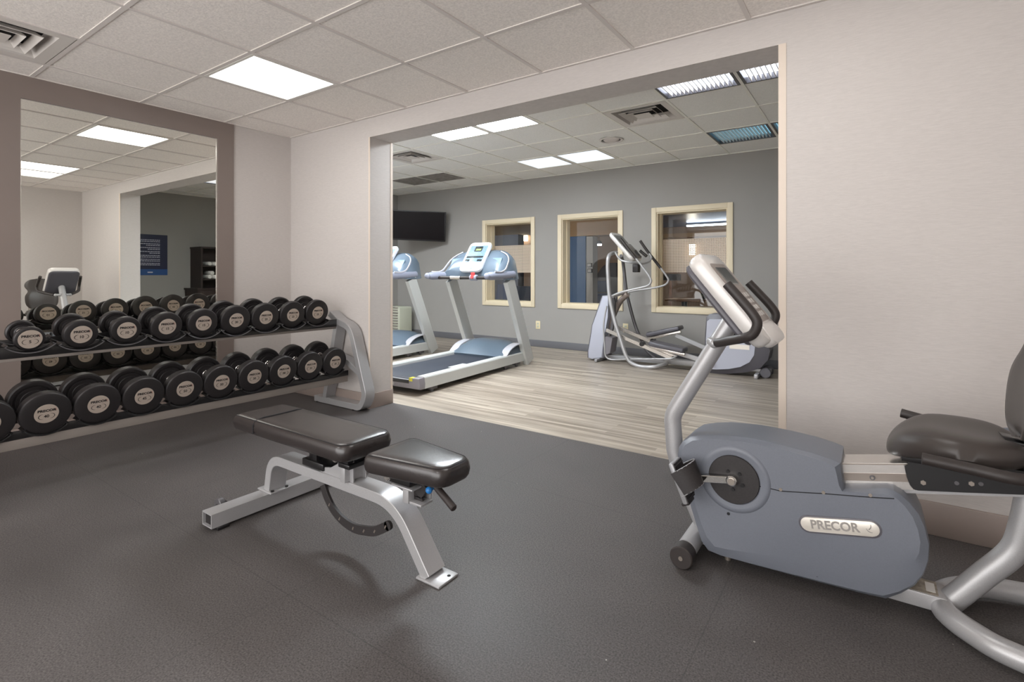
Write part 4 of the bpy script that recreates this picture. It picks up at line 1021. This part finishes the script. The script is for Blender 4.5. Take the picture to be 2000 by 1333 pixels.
# console and handle loop
TE0, TE1 = at(1191, 453, 'Y', YC-.16), at(1238, 506, 'Y', YC-.16); TE0.y = TE1.y = 0
dv2 = (TE1-TE0).normalized(); nv2 = Vector((-dv2.z, 0, dv2.x)); nv2 = nv2 if nv2.z > 0 else -nv2; L2 = (TE1-TE0).length
b = B(); tablet(b, YC-.16, YC+.16, 0, L2, -.05, 0, .06, T0=TE0, dv=dv2, nv=nv2); ec = b.build('console', 'pearl', el, 40)
b = B(); tablet(b, YC-.13, YC+.13, .05, L2-.06, -.002, .004, .03, T0=TE0, dv=dv2, nv=nv2); b.build('display', 'screen', ec)
b = B(); tablet(b, YC-.12, YC+.12, L2*.45, L2-.02, .002, .022, .02, T0=TE0, dv=dv2, nv=nv2); b.build('reading_ledge', 'steel_grey', ec)
T_([(1202, 493), (1207, 502), (1214, 509), (1228, 512.5), (1242, 513.5), (1256, 515), (1268, 511), (1272, 503), (1268, 496)], [YC-.16]*4+[YC-.1, YC, YC+.1, YC+.14, YC+.16], .0125, 'steel_silver', 'handle_loop')
T_([(1250, 490), (1263, 501)], YC+.16, .018, 'rubber_soft', 'pulse_grip', sub=1)
T_([(1241, 489), (1248, 500)], YC+.02, .012, 'rubber_soft', 'pulse_grip', sub=1)
b = B(); p = at(1243, 524, 'Y', YC); b.box((p.x, YC, p.z), (.075, .09, .105), None, .012); b.build('bottle_holder', 'black_matte', el)
# ramp rails, links, pedals
for Y in (YN_+.06, YF_-.06):
    b = B(); a, c = at(1185, 645, 'Y', YN_+.06), at(1312, 700, 'Y', YN_+.06); a.y = c.y = Y; b.tube([a, c], 0, up=(0, 1, 0), rect=(.04, .045, .2)); b.build('ramp_rail', 'alu', el)
    b = B(); a, c = at(1254, 673, 'Y', YN_+.06), at(1320, 697, 'Y', YN_+.06); a.y = c.y = Y+(.03 if Y < YC else -.03); b.tube([a, c], 0, up=(0, 1, 0), rect=(.03, .02, .2)); b.build('roller_bar', 'alu', el)
    b = B(); p = at(1255, 672, 'Y', YN_+.06); b.cyl((p.x, Y-.035, p.z), (p.x, Y+.035, p.z), .028, n=18, bev=.004); b.build('roller_wheel', 'black', el)
def epedal(p0, p1, Y, dz):
    a, c = at(*p0, 'Y', Y), at(*p1, 'Y', Y); ax = (c-a).normalized(); R3 = Matrix((ax, Vector((0, 1, 0)), ax.cross(Vector((0, 1, 0))))).transposed()
    L = (c-a).length; m_ = (a+c)/2
    b = B(); b.box((m_.x, Y+.06, m_.z), (L, .20, .055), R3, .02, 3); f = b.build('pedal', 'dark_plastic', el)
    b = B(); b.box((m_.x-ax.x*L*.0, Y+.06, m_.z-.048), (L*.98, .06, .035), R3, .004); b.build('pedal_arm', 'alu', f)
    n = Vector((-ax.z, 0, ax.x)); n = n if n.z > 0 else -n
    b = B(); b.box(a+n*.02+Vector((0, .06, 0))+ax*.02, (.02, .14, .03), R3, .006); b.build('toe_stop', 'dark_plastic', f)
epedal((1268, 671), (1336, 686), YN_, 0); epedal((1263, 655), (1328, 641), YF_-.12, 0)
# arms from pedals to the rear wheel housing
for Y, a, c in ((YN_+.08, (1325, 690), (1395, 712)), (YF_-.08, (1320, 655), (1400, 690))):
    b = B(); p, q = at(*a, 'Y', Y), at(*c, 'Y', Y); b.tube([p, q], 0, up=(0, 1, 0), rect=(.03, .05, .2)); b.build('drive_arm', 'steel_silver', el)
b = B(); p, q = at(1300, 714, 'Y', YC), at(1400, 724, 'Y', YC); b.bx(p.x, q.x+.3, YC-.05, YC+.05, .04, .10, .005); b.build('base_beam', 'steel_silver', el)
b = B(); b.bx(-2.9, p.x, YC-.045, YC+.045, .03, .08, .005); b.build('base_beam', 'steel_grey', el)
po = [(1380, 620), (1386, 614), (1420, 613), (1455, 624), (1482, 643), (1498, 664), (1504, 686), (1500, 704), (1486, 719), (1462, 727), (1430, 730), (1400, 731), (1378, 729), (1377, 660)]
pi = [(1381, 628), (1386, 624), (1412, 624), (1438, 634), (1456, 646), (1470, 660), (1475, 676), (1473, 694), (1464, 708), (1446, 717), (1424, 721), (1400, 722), (1380, 721), (1379, 662)]
O = [at(x, y, 'Y', YC-.11) for x, y in po]; I = [at(x, y, 'Y', YC-.15) for x, y in pi]
b = B(); b.loft([[p for p in I], [Vector((p.x, YC-.12, p.z)) for p in O], [Vector((p.x, YC+.12, p.z)) for p in O], [Vector((p.x, YC+.15, p.z)) for p in I]]); rh = b.build('rear_housing', 'dark_plastic', el, 25)
b = B(); b.loft([[p+Vector((0, .001, 0)) for p in I], [p+Vector((0, -.006, 0)) for p in I]]); b.build('side_panel', 'lav_plastic2', rh, 25)
p = at(1444, 678, 'Y', YC-.157); b = B(); b.bx(p.x-.1, p.x+.1, YC-.159, YC-.1565, p.z-.025, p.z+.025); b.build('maker_plate', 'badge', rh)
for sg in (-1, 1):
    b = B(); b.cyl((-.905, YC+sg*.06, .055), (-.905, YC+sg*.10, .055), .055, n=24, bev=.006); b.build('transport_wheel', 'dark_plastic', el)
b = B(); b.bx(-1.25, -.86, YC-.05, YC+.05, .05, .085, .004); b.bx(-1.0, -.96, YC-.20, YC+.20, .0, .05, .01); b.build('rear_foot', 'steel_silver', el)
b = B(); b.bx(-2.82, -2.78, YC-.22, YC+.22, .0, .04, .01); b.build('front_foot', 'steel_grey', el)

# ================================================================== THINGS ON THE WALLS OF THE CARDIO ROOM
cz = 8.72; cpx, cpy = 818, 441.5
u = (cpx-1000)/F_PX; v = (HORIZON-cpy)/F_PX
tc_ = Vector((cz*(-SN+u*CS), cz*(CS+u*SN), CAM_Z+cz*v))
tv = thing('television', tuple(tc_), 'black flat television hung high in the corner of the cardio room', 'television', rz=YAW)
Rt = Matrix.Rotation(YAW, 3, 'Z') @ Matrix.Rotation(math.radians(2.4), 3, 'Y') @ Matrix.Rotation(math.radians(8), 3, 'X')
b = B(); b.box(tc_, (.905, .05, .50), Rt, .006); b.build('case', 'tv_case', tv)
b = B(); b.box(tc_+Rt @ Vector((0, -.0262, .006)), (.875, .002, .462), Rt); b.build('screen', 'tv', tv)
b = B(); b.tube([tc_+Rt @ Vector((0, .02, 0)), Vector((tc_.x-.02, Y2-.03, tc_.z+.03))], .022, 10); b.box(Vector((tc_.x-.02, Y2-.012, tc_.z+.03)), (.2, .02, .2)); b.build('wall_bracket', 'black', tv)
for (x, y, l) in ((1051, 635, 'almond wall outlet below the windows, left of the elliptical'), (1222, 641, 'almond wall outlet behind the elliptical')):
    p = at(x, y, 'Y', Y2); t = thing('wall_outlet', (p.x, Y2, p.z), l, 'outlet', 'wall outlets')
    b = B(); b.bx(p.x-.038, p.x+.038, Y2-.006, Y2, p.z-.06, p.z+.06, .002); pl_ = b.build('cover_plate', 'outlet', t)
    b = B()
    for dz in (-.022, .022): b.bx(p.x-.017, p.x+.017, Y2-.009, Y2-.0055, p.z+dz-.014, p.z+dz+.014, .002)
    b.build('socket', 'heater', t)
p = at(779, 640, 'Y', 6.3)
t = thing('air_purifier', (p.x, 6.4, 0), 'cream louvred air purifier on the floor beyond the far treadmill', 'air purifier')
zt_ = at(779, 600, 'Y', 6.25).z
b = B(); b.bx(p.x-.28, p.x+.11, 6.2, 6.52, .02, zt_, .03, 3); b.build('body', 'heater', t)
b = B()
for k in range(10): b.bx(p.x-.24, p.x+.085, 6.188, 6.205, .1+k*.045, .1+k*.045+.018, .003, 1)
b.build('louvre', 'filter', t)
b = B()
for xx in (-.2, .04): b.bx(p.x+xx-.03, p.x+xx+.03, 6.24, 6.48, 0, .022)
b.build('foot', 'dark_plastic', t)
# poster and towel cabinet on the far right wall, seen in the mirror
XW = X2R
t = thing('rules_poster', (XW, 3.85, 1.08), 'dark blue poster with pale lines of print, seen in the mirror', 'poster')
b = B(); b.bx(XW-.006, XW, 3.56, 4.09, 1.075, 1.785); b.m(1).bx(XW-.0065, XW-.0055, 3.56, 4.09, 1.075, 1.18); b.m(2)
z = 1.69; random.seed(3)
for ln in (1, .98, 0, 1, .62, 0, 1, .55, 0, 1, .5, 0, 1, .93, 0, 1, 1, 0, 1, 1):
    if ln == 0: z -= .012; continue
    y = 3.97; end = 3.97-.34*ln
    while y > end+.01:
        w = random.uniform(.012, .04); b.bx(XW-.0072, XW-.0058, max(y-w, end), y, z-.006, z+.006); y -= w+.007
    z -= .028
b.bx(XW-.0072, XW-.0062, 3.78, 3.86, 1.115, 1.135); b.build('print', ['navy', 'navy2', 'poster_text'], t)
cb = thing('towel_cabinet', (1.2, 4.85, 0), 'espresso cabinet with open towel shelves, seen at the edge of the mirror', 'cabinet')
def cbx(n, *a): return B().bx(*a).build(n, 'espresso', cb)
cbx('side_panel', 1.0, 1.408, 4.47, 4.50, .84, 1.56); cbx('side_panel', 1.0, 1.408, 5.17, 5.20, .84, 1.56)
cbx('top', .99, 1.408, 4.46, 5.21, 1.56, 1.59); cbx('back_panel', 1.39, 1.408, 4.50, 5.17, .84, 1.56)
cbx('shelf', 1.0, 1.39, 4.50, 5.17, 1.225, 1.245); cbx('shelf', 1.0, 1.39, 4.50, 5.17, .985, 1.005)
cbx('counter_top', .88, 1.408, 4.36, 5.30, .81, .84); cbx('base', .91, 1.408, 4.38, 5.28, 0.0, .81)
for y0 in (4.40, 4.85):
    d = cbx('door', .895, .91, y0, y0+.42, .06, .79); b = B(); b.cyl((.88, y0+.21, .70), (.88, y0+.31, .70), .006, n=8); b.build('door_handle', 'alu', d)
tw = None; k = 0
spots = [(4.64, 1.245+.038), (4.725, 1.245+.038), (4.64, 1.005+.038), (4.725, 1.005+.038), (4.683, 1.005+.108)]
tl2 = ['rolled white towel on the upper shelf of the cabinet, left one', 'rolled white towel on the upper shelf of the cabinet, right one',
       'rolled white towel at the bottom left of the lower shelf pile', 'rolled white towel at the bottom right of the lower shelf pile', 'rolled white towel topmost on the lower shelf pile']
for (y, z), l in zip(spots, tl2):
    if tw is None:
        b = B(); b.tube([(1.03, y, z), (1.04, y, z), (1.34, y, z), (1.35, y, z)], [.028, .038, .038, .028], 16)
        sp = [(1.0295, y+.033*(1-i/26)*math.cos(i*.75), z+.033*(1-i/26)*math.sin(i*.75)) for i in range(26)]; b.tube(sp, .0028, 5)
        tw = b.build('rolled_towel', 'towel', None, 50); tw0 = Vector((y, z, 0)); tag(tw, l, 'towel', 'rolled towels in the cabinet'); o = tw
    else:
        o = tw.copy(); COL.objects.link(o); o.location = (0, y-tw0.x, z-tw0.y); o['label'] = l

# ================================================================== LOUNGE BEYOND THE WINDOWS
YL = GY+.03; YE = 16.0; HL = 2.5
b = B(); b.bx(-18, 7, YL, YE+.2, -.1, 0); struct(b, 'floor', 'lounge_floor')
b = B(); b.bx(-18, 7, YE, YE+.2, 0, 2.9); struct(b, 'wall_lounge', 'brown_wall')
b = B(); b.bx(-18.2, -18, YL, YE, 0, 2.9); struct(b, 'wall_lounge', 'navy_wall')
b = B(); b.bx(7, 7.2, YL, YE, 0, 2.9); struct(b, 'wall_lounge', 'brown_wall')
b = B(); b.bx(-18, -5.2, YL, YE, HL, HL+.1); b.m(1).bx(-5.2, 7, YL, YE, HL, HL+.1); struct(b, 'ceiling', ['tan_ceil', 'blue_ceil'])
b = B(); b.bx(-5.2, 7, YE-.5, YE, 2.22, HL-.001); struct(b, 'trim_5', 'brown_wall')
b = B(); b.bx(-5.2, 7, YE-.54, YE-.5, 2.19, 2.30); struct(b, 'trim_6', 'tan_ceil')
def P_(x, y, Y): return at(x, y, 'Y', Y)
YB2 = 12.0
a, c = P_(1100, 500, YB2).x, P_(1143.5, 500, YB2).x
b = B(); b.bx(a, c, YB2, YB2+.3, 0, P_(1130, 462, YB2).z); struct(b, 'wall_blue', 'blue_wall')
a2, c2 = P_(1085, 440, YB2).x, P_(1212, 460, YB2).x
b = B(); b.bx(a2, c2, YB2-.08, YB2+.35, P_(1130, 462, YB2).z, P_(1130, 452, YB2).z); b.bx(a2, c2, YB2+.1, YB2+.35, P_(1130, 452, YB2).z, HL-.002); struct(b, 'trim_7', 'tan_ceil')
d0, d1 = P_(1144.5, 500, YB2).x, P_(1157, 500, YB2).x
b = B(); b.bx(d0, d1, YB2+.02, YB2+.3, 0, P_(1150, 462, YB2).z); struct(b, 'wall_jamb', 'wall_grey')
e0, e1 = P_(1206, 500, YB2).x, P_(1211, 500, YB2).x
b = B(); b.bx(e0, e1, YB2, YB2+.1, 0, P_(1207, 462, YB2).z); struct(b, 'trim_8', 'black')
for k, (y0, y1) in enumerate(((514, 522), (525, 533))):
    p, q = P_(1147, y0, YB2), P_(1156, y1, YB2)
    t = thing('picture_frame', (p.x, YB2+.01, q.z), 'small dark framed picture beside the blue wall, %s of two' % ('upper' if k == 0 else 'lower'), 'picture', 'framed pictures beyond the window')
    b = B(); b.bx(p.x, q.x, YB2-.01, YB2+.018, q.z, p.z, .003); b.build('frame', 'black', t)
    b = B(); b.bx(p.x+.025, q.x-.025, YB2-.014, YB2-.009, q.z+.02, p.z-.02); b.build('print', 'wall_grey', t)
p0, p1 = P_(940, 470, 12.5), P_(1012, 470, 12.5)
b = B(); b.bx(p0.x, p1.x, 12.5, 12.8, 0, HL-.25); struct(b, 'wall_panelling', 'navy_wall')
def sconce(x, y, Y, w, h, label):
    p = P_(x, y, Y); t = thing('wall_sconce', tuple(p), label, 'lamp', 'lounge wall sconces')
    b = B(); b.bx(p.x-w, p.x+w, Y-.04, Y+.04, p.z-h, p.z+h, .01); b.build('shade', 'lamp_sconce', t)
    b = B(); b.bx(p.x-w*1.1, p.x+w*1.1, Y-.045, Y+.05, p.z+h, p.z+h+.03, .004); b.bx(p.x-.04, p.x+.04, Y+.04, YE, p.z-.04, p.z+.04); b.build('mount', 'steel_dark', t)
sconce(1024, 460, YE-.12, .13, .21, 'white box sconce glowing in the upper part of the left window')
sconce(1352, 488, YE-.12, .10, .17, 'white box sconce glowing behind the dotted film of the right window')
p, q = at(1342, 441, 'Z', HL-.06), at(1342, 441, 'Z', HL-.06)+Vector((2.6, 0, 0))
t = thing('linear_light', (p.x, p.y, p.z), 'long linear ceiling light seen through the right window', 'light')
b = B(); b.bx(p.x, q.x, p.y-.04, p.y+.04, p.z-.03, p.z+.01); b.build('diffuser', 'lamp_linear', t)
b = B(); b.bx(p.x-.02, q.x+.02, p.y-.05, p.y+.05, p.z+.01, p.z+.06); b.build('housing', 'alu', t)
for X, Y, l in ((-3.4, 9.4, 'added warm square ceiling light of the lounge, out of view behind the middle window'), (.4, 9.4, 'added warm square ceiling light of the lounge, out of view behind the right window'), (-7.2, 9.6, 'added warm square ceiling light of the lounge, out of view behind the left window')):
    t = thing('ceiling_light', (X, Y, HL), l, 'light', 'added lounge ceiling lights')
    b = B(); b.bx(X-.3, X+.3, Y-.3, Y+.3, HL-.02, HL-.004); b.build('frame', 'white', t); b = B(); b.bx(X-.27, X+.27, Y-.27, Y+.27, HL-.026, HL-.021); b.build('diffuser', 'lamp_lounge_added', t)  # added lights, hidden above the windows' view, to brighten the lounge
p = at(1170, 477, 'Y', 15.2)
t = thing('downlight', tuple(p), 'small bright pendant lamp seen through the middle window', 'light')
b = B(); b.lathe([(0, .09), (.02, .10), (.10, .06)], p, (0, 0, 1), 20); b.build('housing', 'steel_dark', t)
b = B(); b.lathe([(-.001, .085), (-.05, .075)], p, (0, 0, 1), 20); b.build('bulb', 'lamp_linear', t)
b = B(); b.cyl(p+Vector((0, 0, .10)), (p.x, p.y, HL), .008, n=8); b.build('stem', 'steel_dark', t)
p, q = P_(1290, 535.5, 13.0), P_(1329, 548.5, 13.0)
t = thing('television', ((p.x+q.x)/2, 13.02, 0), 'small black television on a thin stand behind the right window', 'television')
b = B(); b.bx(p.x, q.x, 13.0, 13.05, q.z, p.z, .01); b.build('case', 'tv_case', t); b = B(); b.bx(p.x+.02, q.x-.02, 12.997, 13.001, q.z+.02, p.z-.02); b.build('screen', 'tv', t)
b = B(); b.bx((p.x+q.x)/2-.03, (p.x+q.x)/2+.03, 13.01, 13.04, .02, q.z); b.bx((p.x+q.x)/2-.25, (p.x+q.x)/2+.25, 12.85, 13.2, 0, .02); b.build('stand', 'wood', t)
TZ = .745; p = at(1297, 584, 'Z', TZ); q = at(1392, 581, 'Z', TZ)
t = thing('table', ((p.x+q.x)/2, p.y+.2, 0), 'round edged wooden table just beyond the right window', 'table')
b = B(); b.bx(p.x, q.x+.05, p.y, p.y+.42, TZ-.035, TZ, .012, 3); b.build('table_top', 'wood', t)
cx_ = (p.x+q.x)/2; cy_ = p.y+.21
b = B(); b.cyl((cx_, cy_, .02), (cx_, cy_, TZ-.035), .04, n=14); b.build('pedestal', 'black', t); b = B(); b.cyl((cx_, cy_, 0), (cx_, cy_, .02), .20, n=24); b.build('foot', 'black', t)
random.seed(5)
for k, (x, l) in enumerate(((1375, 'left small dark potted plant on the wooden table'), (1391, 'right small dark potted plant on the wooden table'))):
    pp_ = at(x, 580, 'Y', p.y+.22); px_ = pp_.x; y_ = p.y+.22; t = thing('potted_plant', (px_, y_, TZ), l, 'plant', 'plants on the lounge table')
    b = B(); b.cyl((px_, y_, TZ), (px_, y_, TZ+.045), .02, .026, n=14); b.build('pot', 'black', t)
    b = B()
    for i in range(14):
        a = random.uniform(0, 2*PI); e = random.uniform(.5, 1.3); d = Vector((math.cos(a)*math.cos(e), math.sin(a)*math.cos(e), math.sin(e))); o_ = Vector((px_, y_, TZ+.04))
        b.tube([o_, o_+d*.025, o_+d*.05, o_+d*.07+Vector((0, 0, -.008))], [.002, .007, .006, .001], 5)
    b.build('leaves', 'plant', t)
def lchair(x, Y, label, rz):
    p = at(x, 560, 'Y', Y); t = thing('dining_chair', (p.x, Y, 0), label, 'chair', 'lounge chairs', rz); Mw = WORLD[t.name]
    def bl(b, n, m): b.bm.transform(Mw); return b.build(n, m, t)
    b = B(); b.bx(-.23, .23, -.22, .22, .43, .49, .02, 3); bl(b, 'seat', 'chair_navy')
    b = B(); b.box((0, .23, .70), (.46, .05, .34), Matrix.Rotation(.12, 3, 'X'), .02, 3); bl(b, 'backrest', 'chair_navy')
    for sx in (-1, 1):
        for sy in (-1, 1): b = B(); b.cyl((sx*.2, sy*.2, .43), (sx*.23, sy*.23, 0), .018, .012, n=8); bl(b, 'leg', 'wood')
        b = B(); b.tube(fillet([(sx*.23, -.18, .47), (sx*.25, -.16, .66), (sx*.25, .22, .68)], .05), .014, 8); bl(b, 'armrest', 'chair_navy')
lchair(1171, 14.6, 'navy chair seen through the middle window', .5)
lchair(1030, 8.3, 'navy chair seen through the left window, right one', PI)
lchair(1000, 9.4, 'navy chair seen through the left window, left one', PI*.9)
p, q = P_(1160, 520, 15.5), P_(1205, 520, 15.5)
t = thing('booth_seat', ((p.x+q.x)/2, 15.5, 0), 'curved brown booth backrest beyond the middle window', 'seat')
b = B(); pts = [(p.x, .0)]+[(p.x+(q.x-p.x)*k/12, .9+.55*math.sin(PI/2*min(1, k/8))) for k in range(13)]+[(q.x, .0)]; b.prism(pts, 15.5, 15.62, .02); b.build('backrest', 'espresso', t)
b = B(); b.bx(p.x+.1, q.x, 15.05, 15.5, .0, .45, .03); b.build('seat', 'chair_navy', t)

bpy.context.view_layer.update()
